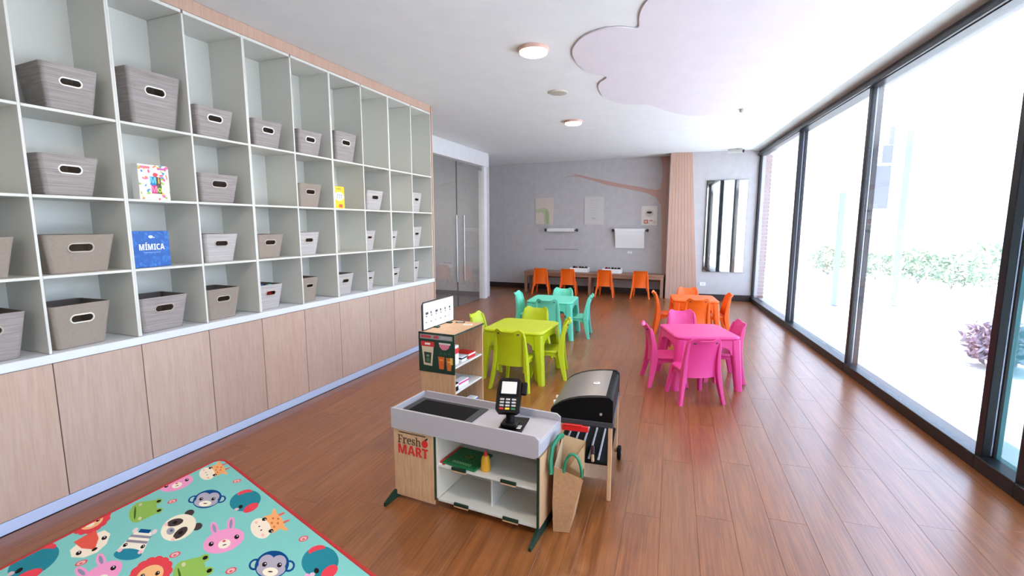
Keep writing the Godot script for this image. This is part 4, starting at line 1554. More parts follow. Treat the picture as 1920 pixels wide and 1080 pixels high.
func build_counter() -> void:
	# local: x along the front, z towards the viewer, origin on the floor in the middle of the front
	var o := thing("toy_checkout_counter", "wooden toy market checkout counter with grey top tray and black belt", "toy counter", Vector3(-1.078, 0, -2.03), -3.6)
	var W := 0.86
	var D := 0.30
	var x0 := -W / 2
	var x1 := W / 2
	# top tray
	boxpart("tray_floor", Vector3(0, 0.478, -D / 2), Vector3(W - 0.012, 0.014, D - 0.012), 0.002, M.tray, o)
	var g := Geo.new()
	g.prism(PackedVector2Array([Vector2(x0, 0.41), Vector2(x1 - 0.02, 0.41), Vector2(x1, 0.425), Vector2(x1, 0.505), Vector2(x1 - 0.02, 0.522), Vector2(x0, 0.522)]), -0.006, 0.008)
	part("tray_front", g, M.tray, o)
	g = Geo.new()
	g.prism(PackedVector2Array([Vector2(x0, 0.42), Vector2(x1, 0.42), Vector2(x1, 0.505), Vector2(x1 - 0.02, 0.52), Vector2(x0 + 0.02, 0.52), Vector2(x0, 0.505)]), -D - 0.006, -D + 0.006)
	part("tray_rear", g, M.tray, o)
	boxpart("tray_end", Vector3(x0 + 0.005, 0.470, -D / 2), Vector3(0.010, 0.10, D - 0.01), 0.002, M.tray, o)
	boxpart("tray_end", Vector3(x1 - 0.005, 0.450, -D / 2), Vector3(0.010, 0.06, D - 0.01), 0.002, M.tray, o)
	# belt
	boxpart("belt_frame", Vector3(x0 + 0.235, 0.488, -D / 2 - 0.004), Vector3(0.435, 0.008, 0.225), 0.002, M.charcoal, o)
	boxpart("belt", Vector3(x0 + 0.235, 0.4915, -D / 2 - 0.004), Vector3(0.355, 0.006, 0.165), 0.002, M.black_soft, o)
	# lettered front panel
	var px := x0 + 0.005
	var panel := boxpart("front_panel", Vector3(px + 0.13, 0.222, -0.008), Vector3(0.26, 0.40, 0.012), 0.002, M.ply, o)
	var fb := Basis(Vector3(1, -0.05, 0), Vector3.UP, Vector3.BACK)
	fb = Basis()
	lettering("Fresh", 0.062, M.ink, panel, Vector3(px + 0.105, 0.352, 0.0), fb, "Droid Serif", 400, "lettering", 0.92, true)
	lettering("MART", 0.072, M.redprint, panel, Vector3(px + 0.127, 0.296, 0.0), fb, "Droid Sans", 800, "lettering", 1.02)
	# the apple after the word, and the rule above
	g = Geo.new()
	g.prism(oval(px + 0.205, 0.352, 0.019, 0.020), -0.002, 0.0006)
	part("printed_apple", g, M.redprint, panel)
	g = Geo.new()
	g.prism(oval(px + 0.215, 0.378, 0.012, 0.005, 0.6), -0.002, 0.0006)
	part("printed_leaf", g, M.ink, panel)
	g = Geo.new()
	g.box(Vector3(px + 0.125, 0.392, -0.001), Vector3(0.17, 0.004, 0.003))
	part("printed_rule", g, M.ink, panel)
	boxpart("panel_edge", Vector3(px + 0.263, 0.235, -0.012), Vector3(0.006, 0.37, 0.02), 0.001, M.green_dark, o)
	# cupboard under the right part
	var cx0 := px + 0.27
	var cw := x1 - 0.006 - cx0
	var mid := cx0 + cw / 2
	boxpart("partition", Vector3(cx0 - 0.002, 0.235, -D / 2), Vector3(0.012, 0.36, D - 0.03), 0.001, M.cream, o)
	boxpart("back_panel", Vector3(mid, 0.235, -D + 0.012), Vector3(cw, 0.37, 0.010), 0.001, M.white, o)
	boxpart("shelf_board", Vector3(mid, 0.240, -D / 2 - 0.005), Vector3(cw, 0.012, D - 0.03), 0.001, M.white, o)
	boxpart("shelf_board", Vector3(mid, 0.046, -D / 2 - 0.005), Vector3(cw, 0.012, D - 0.03), 0.001, M.white, o)
	boxpart("divider", Vector3(mid + 0.005, 0.143, -D / 2 - 0.03), Vector3(0.010, 0.182, D - 0.09), 0.001, M.white, o)
	for s in [[0.23, 0.25], [0.72, 0.25], [0.25, 0.055], [0.74, 0.055]]:
		boxpart("slot_tab", Vector3(cx0 + cw * s[0], s[1] - 0.004, -0.016), Vector3(0.085, 0.016, 0.010), 0.001, M.green_dark, o)
		boxpart("tab_edge", Vector3(cx0 + cw * s[0], s[1] - 0.0155, -0.0155), Vector3(0.085, 0.007, 0.010), 0.001, M.ply_pale, o)
	# end panels
	g = Geo.new()
	g.prism(PackedVector2Array([Vector2(-0.012, 0.03), Vector2(-0.012, 0.41), Vector2(-D + 0.01, 0.41), Vector2(-D + 0.01, 0.03)]), x1 - 0.012, x1, Transform3D(Basis(Vector3(0, 0, 1), Vector3.UP, Vector3(1, 0, 0)), Vector3.ZERO))
	part("end_panel", g, M.ply_pale, o)
	boxpart("panel_edge", Vector3(x1 - 0.008, 0.22, -0.009), Vector3(0.012, 0.38, 0.006), 0.001, M.green_dark, o)
	g = Geo.new()
	g.prism(PackedVector2Array([Vector2(-0.014, 0.03), Vector2(-0.014, 0.41), Vector2(-D + 0.01, 0.41), Vector2(-D + 0.01, 0.03)]), x0 + 0.004, x0 + 0.016, Transform3D(Basis(Vector3(0, 0, 1), Vector3.UP, Vector3(1, 0, 0)), Vector3.ZERO))
	part("end_panel", g, M.ply_pale, o)
	# feet run across under the ends
	for s in [x0 + 0.01, x1 - 0.006]:
		g = Geo.new()
		g.prism(PackedVector2Array([Vector2(0.095, 0.0), Vector2(0.095, 0.018), Vector2(0.012, 0.05), Vector2(-D - 0.01, 0.05), Vector2(-D - 0.09, 0.018), Vector2(-D - 0.09, 0.0)]), s - 0.007, s + 0.007, Transform3D(Basis(Vector3(0, 0, 1), Vector3.UP, Vector3(1, 0, 0)), Vector3.ZERO))
		part("foot", g, M.green_dark, o)
	# what rests in and on it
	var f := o.transform
	# card terminal
	var t := thing("card_terminal", "black toy card terminal with grey screen on the counter", "card reader", f * Vector3(0.23, 0.4855, -0.15), 6)
	boxpart("base_plate", Vector3(0, 0.003, 0), Vector3(0.125, 0.006, 0.18), 0.002, M.black, t)
	boxpart("foot_block", Vector3(-0.01, 0.018, 0.035), Vector3(0.085, 0.024, 0.07), 0.006, M.black, t)
	g = Geo.new()
	g.tube([Vector3(-0.01, 0.025, 0.03), Vector3(-0.013, 0.07, 0.02), Vector3(-0.02, 0.11, 0.01)], 0.022, 10)
	part("stem", g, M.black, t)
	var head := Node3D.new()
	head.name = "head"
	t.add_child(head)
	head.transform = Transform3D(Basis(Vector3.UP, 0.12) * Basis(Vector3.RIGHT, -0.72), Vector3(-0.025, 0.152, 0.0))
	g = Geo.new()
	var outline := PackedVector2Array([Vector2(-0.060, -0.080), Vector2(-0.045, -0.095), Vector2(0.045, -0.095), Vector2(0.060, -0.080), Vector2(0.062, 0.02), Vector2(0.056, 0.075), Vector2(0.045, 0.088), Vector2(-0.045, 0.088), Vector2(-0.056, 0.075), Vector2(-0.062, 0.02)])
	g.prism(outline, -0.018, 0.018)
	part("case", g, M.black, head)
	boxpart("bezel", Vector3(0, 0.032, 0.0185), Vector3(0.098, 0.085, 0.004), 0.002, M.black_soft, head)
	boxpart("screen_glass", Vector3(0, 0.034, 0.0205), Vector3(0.078, 0.066, 0.004), 0.001, M.screen, head)
	for r in 4:
		for c in 3:
			boxpart("key", Vector3(-0.03 + c * 0.03, -0.028 - r * 0.016, 0.020), Vector3(0.022, 0.010, 0.006), 0.002, [M.redprint, M.yellow, M.green][c] if r == 3 else M.tray, head)
	boxpart("card_slot", Vector3(0.073, 0.045, -0.012), Vector3(0.03, 0.07, 0.022), 0.006, M.black, head)
	boxpart("card", Vector3(0.035, 0.010, 0.045), Vector3(0.03, 0.004, 0.04), 0.001, M.silver, t)
	# green flat game and the mustard bottle on the upper shelf
	var im := Image.create(192, 192, false, Image.FORMAT_RGB8)
	im.fill(Color(0.05, 0.36, 0.18))
	rng.seed = 31
	for k in 70:
		fill(im, oval(rng.randf_range(0, 192), rng.randf_range(0, 192), rng.randf_range(3, 8), rng.randf_range(2, 6), rng.randf() * 3), Color(0.08, 0.44, 0.22))
	fill(im, rect(54, 52, 138, 112), Color(0.18, 0.47, 0.24))
	fill(im, rect(60, 58, 132, 106), Color(0.05, 0.30, 0.15))
	fill(im, oval(96, 82, 24, 17), Color(0.42, 0.47, 0.13))
	fill(im, oval(90, 80, 11, 9), Color(0.10, 0.28, 0.10))
	for k in 7:
		fill(im, oval(50 + k * 16, 160, 7, 11), Color(0.55, 0.75, 0.55))
		fill(im, oval(50 + k * 16, 160, 3, 6), Color(0.08, 0.38, 0.20))
	var gm := thing("activity_book", "flat green activity pad on the counter shelf", "book", f * Vector3(-0.030, 0.2475, -0.125), -6)
	boxpart("pad", Vector3(0, 0.006, 0), Vector3(0.20, 0.010, 0.19), 0.001, M.green, gm)
	sheet("cover_print", 0.198, 0.188, print_mat(im), gm, Transform3D(Basis(Vector3.RIGHT, Vector3.FORWARD, Vector3.UP), Vector3(0, 0.0118, 0)), 0.0008)
	boxpart("spine", Vector3(-0.107, 0.005, 0), Vector3(0.014, 0.010, 0.19), 0.001, M.redprint, gm)
	gm = thing("price_card", "white card with red spots under the green pad", "card", f * Vector3(-0.135, 0.2465, -0.075), 12)
	boxpart("sheet", Vector3(0, 0.0005, 0), Vector3(0.06, 0.001, 0.10), 0, M.paper, gm)
	for s in [[-0.01, 0.02], [0.012, -0.02], [0.0, 0.042]]:
		g = Geo.new()
		g.lathe([[0.0005, 0.0008], [0.010, 0.0008], [0.010, 0.0016], [0.0005, 0.0016]], 12, Transform3D(Basis(), Vector3(s[0], 0, s[1])))
		part("printed_spot", g, M.redprint, gm)
	var bt := thing("mustard_bottle", "small yellow toy mustard bottle with red tip", "bottle", f * Vector3(0.105, 0.2465, -0.075), 0)
	g = Geo.new()
	g.lathe([[0.001, 0], [0.024, 0], [0.0255, 0.006], [0.0245, 0.03], [0.023, 0.055], [0.019, 0.072], [0.012, 0.080], [0.001, 0.081]], 20)
	part("flask", g, M.mustard, bt)
	g = Geo.new()
	g.lathe([[0.001, 0.079], [0.012, 0.079], [0.011, 0.088], [0.006, 0.094], [0.003, 0.106], [0.001, 0.107]], 14)
	part("cap", g, M.redprint, bt)


func build_stand() -> void:
	# local: origin on the floor, x across, z towards the viewer
	var o := thing("toy_market_shelf", "wooden toy market shelf with green poster, behind the checkout counter", "toy shelf", Vector3(-1.68, 0, -3.07), -2.0)
	var w := 0.285
	var d := 0.44
	var h := 0.745
	var zf := d / 2
	boxpart("front_panel", Vector3(0, h / 2, zf - 0.006), Vector3(w, h - 0.004, 0.012), 0.002, M.ply, o)
	boxpart("rear_panel", Vector3(0, h / 2, -zf + 0.006), Vector3(w, h - 0.004, 0.012), 0.002, M.ply, o)
	boxpart("back_panel", Vector3(-w / 2 + 0.006, h / 2, 0), Vector3(0.010, h - 0.02, d - 0.024), 0.001, M.ply_pale, o)
	boxpart("top_board", Vector3(0, h - 0.004, 0), Vector3(w + 0.006, 0.012, d + 0.006), 0.002, M.ply, o)
	for e in [[Vector3(w / 2 + 0.004, h - 0.004, 0), Vector3(0.005, 0.013, d + 0.012)], [Vector3(0, h - 0.004, zf + 0.005), Vector3(w + 0.01, 0.013, 0.005)]]:
		boxpart("edge_band", e[0], e[1], 0.001, M.green_dark, o)
	for y in [0.50, 0.315, 0.12]:
		boxpart("shelf_board", Vector3(0.002, y, 0), Vector3(w - 0.014, 0.012, d - 0.026), 0.002, M.white, o)
	# green printed board on the front
	var im := Image.create(256, 272, false, Image.FORMAT_RGB8)
	im.fill(Color(0.03, 0.20, 0.14))
	fill(im, rect(8, 8, 248, 40), Color(0.56, 0.55, 0.55))
	for s in [[16, 90], [110, 146]]:
		fill(im, rect(s[0], 14, s[1], 32), Color(0.72, 0.22, 0.26))
	fill(im, rect(160, 14, 240, 32), Color(0.62, 0.62, 0.62))
	# tall packet
	fill(im, PackedVector2Array([Vector2(16, 62), Vector2(112, 66), Vector2(96, 232), Vector2(32, 228)]), Color(0.80, 0.74, 0.63))
	fill(im, rect(14, 58, 114, 94), Color(0.78, 0.20, 0.20))
	fill(im, rect(44, 68, 84, 82), Color(0.90, 0.85, 0.80))
	fill(im, PackedVector2Array([Vector2(36, 134), Vector2(92, 136), Vector2(84, 214), Vector2(42, 212)]), Color(0.10, 0.20, 0.15))
	fill(im, oval(64, 160, 12, 8), Color(0.45, 0.55, 0.40))
	fill(im, rect(52, 176, 78, 204), Color(0.25, 0.40, 0.28))
	# round packet and orange packs
	fill(im, PackedVector2Array([Vector2(146, 58), Vector2(230, 64), Vector2(220, 92), Vector2(200, 108), Vector2(172, 108), Vector2(154, 90)]), Color(0.82, 0.46, 0.55))
	fill(im, rect(150, 58, 234, 70), Color(0.84, 0.80, 0.76))
	for k in 3:
		fill(im, oval(162 + k * 30, 134, 10, 5, 0.4), Color(0.16, 0.34, 0.24))
	fill(im, PackedVector2Array([Vector2(140, 158), Vector2(188, 158), Vector2(182, 246), Vector2(148, 246)]), Color(0.80, 0.38, 0.14))
	fill(im, PackedVector2Array([Vector2(198, 160), Vector2(246, 160), Vector2(234, 252), Vector2(206, 250)]), Color(0.76, 0.42, 0.16))
	fill(im, rect(228, 158, 248, 206), Color(0.90, 0.72, 0.34))
	fill(im, rect(150, 176, 178, 186), Color(0.88, 0.60, 0.30))
	fill(im, rect(208, 184, 228, 194), Color(0.90, 0.66, 0.36))
	boxpart("poster_board", Vector3(0.0, 0.603, zf + 0.004), Vector3(w + 0.012, 0.288, 0.008), 0.002, M.green_dark, o)
	sheet("printed_poster", w, 0.276, print_mat(im), o, Transform3D(Basis(), Vector3(0.0, 0.603, zf + 0.0092)))
	# sign standing on the top, along the back edge
	var sg := Node3D.new()
	sg.name = "sign_board"
	o.add_child(sg)
	sg.transform = Transform3D(Basis(Vector3.FORWARD, Vector3.UP, Vector3.RIGHT), Vector3(-w / 2 + 0.018, h + 0.002, -0.005))
	var gs := Geo.new()
	var sw := 0.43
	var sh := 0.205
	gs.prism(PackedVector2Array([Vector2(-sw / 2, 0), Vector2(sw / 2, 0), Vector2(sw / 2, sh - 0.02), Vector2(sw / 2 - 0.02, sh), Vector2(-sw / 2 + 0.02, sh), Vector2(-sw / 2, sh - 0.02)]), -0.006, 0.006)
	part("board", gs, M.charcoal, sg)
	im = Image.create(256, 128, false, Image.FORMAT_RGB8)
	im.fill(Color(0.93, 0.93, 0.90))
	fill(im, rect(20, 14, 236, 18), Color(0.78, 0.78, 0.76))
	rng.seed = 12
	for k in 6:
		fill(im, rect(16 + k * 40, 46, 22 + k * 40 + rng.randf_range(4, 18), 58), Color(0.25, 0.24, 0.26))
		fill(im, oval(24 + k * 40, 66, rng.randf_range(4, 9), 4), Color(0.35, 0.33, 0.35))
	for k in 6:
		fill(im, rect(14 + k * 40, 92, 18 + k * 40 + rng.randf_range(3, 12), 100), Color(0.58, 0.57, 0.56))
	fill(im, rect(20, 110, 236, 112), Color(0.72, 0.72, 0.68))
	sheet("printed_sign", sw - 0.016, sh - 0.016, print_mat(im), sg, Transform3D(Basis(), Vector3(0, sh / 2, 0.0072)))
	for z in [-0.12, 0.06]:
		boxpart("sign_foot", Vector3(-w / 2 + 0.04, h + 0.006, z), Vector3(0.05, 0.012, 0.03), 0.002, M.green_dark, o)
	# goods on the shelves
	var f := o.transform
	var goods := [
		[Vector3(0.085, 0.507, 0.13), Vector3(0.05, 0.14, 0.05), "paper", "red", "white and red milk carton upright on the toy shelf"],
		[Vector3(0.07, 0.507, 0.03), Vector3(0.09, 0.035, 0.07), "paper", "black", "flat white pack with black print on the toy shelf"],
		[Vector3(0.06, 0.507, -0.08), Vector3(0.12, 0.04, 0.10), "red", "paper", "red food pack on the upper toy shelf"],
		[Vector3(0.08, 0.507, -0.005), Vector3(0.05, 0.02, 0.05), "black", "paper", "small black pack on the upper toy shelf"],
		[Vector3(0.085, 0.322, 0.05), Vector3(0.06, 0.045, 0.15), "paper", "pink", "white box with pink lettering on the lower toy shelf"],
		[Vector3(0.10, 0.322, 0.165), Vector3(0.05, 0.06, 0.05), "black", "paper", "small black tub on the lower toy shelf"],
		[Vector3(0.09, 0.127, -0.10), Vector3(0.07, 0.05, 0.11), "paper", "blue", "white pack on the lowest toy shelf"],
	]
	for q in goods:
		var b := thing("toy_food_pack", q[4], "toy food", f * q[0], -4, "toy food packs on the market shelf")
		boxpart("carton", Vector3(0, q[1].y / 2, 0), q[1], 0.002, M[q[2]], b)
		boxpart("printed_band", Vector3(0, q[1].y * 0.72, 0), Vector3(q[1].x + 0.0012, q[1].y * 0.28, q[1].z + 0.0012), 0.0, M[q[3]], b)
	# small price cards lying on top
	for k in 2:
		var c := thing("price_card", ["green price card on top of the toy shelf", "pale price card on top of the toy shelf"][k], "card", f * Vector3([-0.03, 0.07][k], h + 0.0025, [-0.17, -0.11][k]), 20)
		boxpart("sheet", Vector3(0, 0.001, 0), Vector3(0.07, 0.002, 0.05), 0.0005, [M.green_dark, M.cream][k], c)
		boxpart("printed_line", Vector3(0, 0.0022, 0), Vector3(0.05, 0.0006, 0.012), 0, [M.paper, M.tray][k], c)


func build_grill() -> void:
	# local: x across (the grill faces -x), z towards the viewer, origin on the floor
	var o := thing("toy_barbecue_grill", "black toy barbecue grill with grey curved lid and wooden legs", "toy grill", Vector3(-0.572, 0, -2.69), 5.0)
	var hw := 0.168
	var hl := 0.262
	# lid: end caps with a rising curve, brushed sheet between
	var prof := PackedVector2Array([Vector2(-hw, 0.452), Vector2(-hw, 0.495), Vector2(-0.145, 0.518), Vector2(-0.115, 0.538), Vector2(-0.07, 0.558), Vector2(-0.02, 0.572), Vector2(0.04, 0.582), Vector2(0.10, 0.588), Vector2(hw - 0.02, 0.588), Vector2(hw, 0.572), Vector2(hw, 0.452)])
	for s in [[hl - 0.03, hl], [-hl, -hl + 0.03]]:
		var g := Geo.new()
		g.prism(prof, s[0], s[1])
		part("lid_end", g, M.black, o)
	var inner := PackedVector2Array()
	for p in prof:
		inner.append(Vector2(p.x * 0.985, 0.452 + (p.y - 0.452) * 0.975))
	var g := Geo.new()
	g.prism(inner, -hl + 0.03, hl - 0.03)
	part("lid_shell", g, M.black, o)
	# grey sheet over the curve
	var ga := []
	var gb := []
	for i in range(1, 9):
		var p := prof[i]
		ga.append([Vector3(p.x * 0.99, p.y + 0.001, hl - 0.032), Vector3(p.x * 0.99, p.y + 0.001, -hl + 0.032)])
		gb.append([Vector3(p.x * 0.985, p.y - 0.004, hl - 0.032), Vector3(p.x * 0.985, p.y - 0.004, -hl + 0.032)])
	ga[7] = [Vector3(hw - 0.042, 0.589, hl - 0.032), Vector3(hw - 0.042, 0.589, -hl + 0.032)]
	gb[7] = [Vector3(hw - 0.042, 0.584, hl - 0.032), Vector3(hw - 0.042, 0.584, -hl + 0.032)]
	ga[6] = [Vector3(0.08, 0.5873, hl - 0.032), Vector3(0.08, 0.5873, -hl + 0.032)]
	gb[6] = [Vector3(0.08, 0.582, hl - 0.032), Vector3(0.08, 0.582, -hl + 0.032)]
	g = Geo.new()
	g.shell(ga, gb)
	part("lid_sheet", g, M.hood, o)
	g = Geo.new()
	g.lathe([[0.001, 0.0], [0.020, 0.0], [0.019, 0.003], [0.001, 0.004]], 20, Transform3D(Basis(Vector3.FORWARD, -0.12), Vector3(0.055, 0.5862, 0.03)))
	part("emblem", g, M.paper, o)
	g = Geo.new()
	g.lathe([[0.001, 0.002], [0.010, 0.003], [0.0095, 0.005], [0.001, 0.0055]], 16, Transform3D(Basis(Vector3.FORWARD, -0.12), Vector3(0.055, 0.5862, 0.03)))
	part("emblem_mark", g, M.tray, o)
	g = Geo.new()
	g.lathe([[0.001, 0.0], [0.008, 0.0], [0.007, 0.006], [0.001, 0.007]], 12, Transform3D(Basis(Vector3.RIGHT, PI / 2), Vector3(0.105, 0.495, hl)))
	part("bolt", g, M.silver, o)
	for z in [0.10, 0.02]:
		g = Geo.new()
		g.lathe([[0.001, 0.0], [0.013, 0.0], [0.012, 0.016], [0.001, 0.018]], 14, Transform3D(Basis(Vector3.BACK, PI / 2), Vector3(-hw, 0.475, z)))
		part("knob", g, M.paper, o)
	# body frame under the lid
	for q in [[Vector3(0, 0.437, hl - 0.006), Vector3(2 * hw + 0.01, 0.03, 0.016)], [Vector3(0, 0.437, -hl + 0.006), Vector3(2 * hw + 0.01, 0.03, 0.016)], [Vector3(hw - 0.004, 0.437, 0), Vector3(0.014, 0.03, 2 * hl)], [Vector3(-hw + 0.004, 0.437, 0), Vector3(0.014, 0.03, 2 * hl)]]:
		boxpart("body_rail", q[0], q[1], 0.003, M.charcoal, o)
	boxpart("fire_tray", Vector3(0, 0.430, 0), Vector3(2 * hw - 0.02, 0.02, 2 * hl - 0.02), 0.003, M.charcoal, o)
	# legs
	for q in [[hw - 0.012, hl - 0.016, 0.0], [-hw + 0.012, hl - 0.016, 0.0], [hw - 0.012, -hl + 0.016, 0.05], [-hw + 0.012, -hl + 0.016, 0.05]]:
		boxpart("leg", Vector3(q[0], (0.424 + q[2]) / 2, q[1]), Vector3(0.022, 0.424 - q[2], 0.022), 0.003, M.ply_pale, o)
	for s in [-1, 1]:
		g = Geo.new()
		g.lathe([[0.001, -0.012], [0.040, -0.012], [0.045, -0.008], [0.045, 0.008], [0.040, 0.012], [0.001, 0.012]], 24, Transform3D(Basis(Vector3.BACK, PI / 2), Vector3(s * (hw + 0.012), 0.045, -hl + 0.016)))
		var wh := part("wheel", g, M.black, o)
		g = Geo.new()
		g.lathe([[0.001, -0.014], [0.012, -0.014], [0.012, 0.014], [0.001, 0.014]], 14, Transform3D(Basis(Vector3.BACK, PI / 2), Vector3(s * (hw + 0.012), 0.045, -hl + 0.016)))
		part("hub", g, M.silver, wh)
	# lower shelf printed as a grate
	boxpart("lower_shelf", Vector3(0, 0.205, 0.0), Vector3(2 * hw - 0.026, 0.012, 2 * hl - 0.03), 0.002, M.black_soft, o)
	for k in 5:
		boxpart("grate_bar", Vector3(-0.115 + k * 0.052, 0.2135, 0.01), Vector3(0.012, 0.006, 2 * hl - 0.10), 0.002, M.tray, o)
	# red oven glove bar hooked at the near end
	var t := thing("toy_tongs", "red handled toy tongs hooked on the grill frame", "toy tool", Vector3(-0.578, 0.395, -2.412), 5.0)
	boxpart("handle", Vector3(0, 0.012, 0), Vector3(0.145, 0.034, 0.014), 0.004, M.red, t)
	boxpart("ridge", Vector3(-0.01, 0.03, 0.004), Vector3(0.10, 0.01, 0.016), 0.003, M.red, t)
	t = thing("toy_brush", "small toy brush with wooden handle on the grill's lower shelf", "toy tool", Vector3(-0.50, 0.2165, -2.52), 12.0)
	boxpart("handle", Vector3(0, 0.008, 0.055), Vector3(0.016, 0.014, 0.07), 0.004, M.ply_pale, t)
	boxpart("head", Vector3(0, 0.010, -0.03), Vector3(0.02, 0.018, 0.10), 0.004, flat(Color(0.25, 0.03, 0.05), 0.6), t)


func build_bag() -> void:
	# kraft bag hooked beside the counter, its mouth open towards the grill
	var o := thing("paper_bag", "brown paper shopping bag with green handles between counter and grill", "bag", Vector3(-0.574, 0, -2.165), 4.0)
	# four rims; x across, z depth
	var bot := [Vector3(-0.032, 0.002, 0.075), Vector3(0.045, 0.002, 0.062), Vector3(0.048, 0.002, -0.10), Vector3(-0.028, 0.002, -0.10)]
	var low := [Vector3(-0.038, 0.15, 0.075), Vector3(0.072, 0.15, 0.055), Vector3(0.075, 0.15, -0.10), Vector3(-0.030, 0.15, -0.10)]
	var top := [Vector3(-0.035, 0.335, 0.06), Vector3(0.105, 0.27, 0.03), Vector3(0.095, 0.41, -0.10), Vector3(-0.025, 0.43, -0.10)]
	var g := Geo.new()
	var mid := Vector3(0.02, 0, -0.03)
	for q in [[bot, low], [low, top]]:
		for i in 4:
			var j := (i + 1) % 4
			var a: Vector3 = q[0][i]
			var c: Vector3 = q[1][j]
			g.face([q[0][i], q[0][j], q[1][j], q[1][i]], (a + c) / 2 * Vector3(1, 0, 1) - mid)
	g.face(bot, Vector3.DOWN)
	part("outside", g, M.kraft, o, 20.0)
	g = Geo.new()
	for q in [[bot, low], [low, top]]:
		for i in 4:
			var j := (i + 1) % 4
			var f := func(p: Vector3) -> Vector3:
				return p + (mid - p) * Vector3(0.03, 0, 0.03)
			var a: Vector3 = q[0][i]
			var c: Vector3 = q[1][j]
			g.face([f.call(q[0][i]), f.call(q[0][j]), f.call(q[1][j]), f.call(q[1][i])], mid - (a + c) / 2 * Vector3(1, 0, 1))
	part("inside", g, M.kraft_in, o, 20.0)
	# folded flap
	g = Geo.new()
	g.prism(PackedVector2Array([Vector2(0.03, 0.31), Vector2(0.105, 0.272), Vector2(0.098, 0.425)]), -0.012, -0.009)
	part("flap", g, M.kraft_in, o)
	# ribbons
	g = Geo.new()
	var path := []
	for k in 13:
		var a := PI * k / 12.0
		path.append(Vector3(0.012 + 0.042 * (1.0 - cos(a)), 0.305 + 0.105 * sin(a) - 0.02 * k / 12.0, 0.048 - 0.02 * k / 12.0))
	g.tube(path, 0.010, 8, false, 0.7)
	part("handle", g, M.ribbon, o)
	g = Geo.new()
	g.tube([Vector3(-0.046, 0.30, 0.07), Vector3(-0.052, 0.36, 0.06), Vector3(-0.05, 0.42, 0.03), Vector3(-0.028, 0.455, -0.01), Vector3(-0.02, 0.44, -0.06)], 0.016, 8, false, 0.7)
	part("handle", g, M.ribbon, o)


# ---------------------------------------------------------------- rug

const RX := -2.86
const RZ := -2.06
const RS := 1.84          # the print covers this many metres each way
const RN := 1472

func rug_px(x: float, z: float) -> Vector2:
	return Vector2((x - RX) / RS * RN, (z - RZ) / RS * RN)


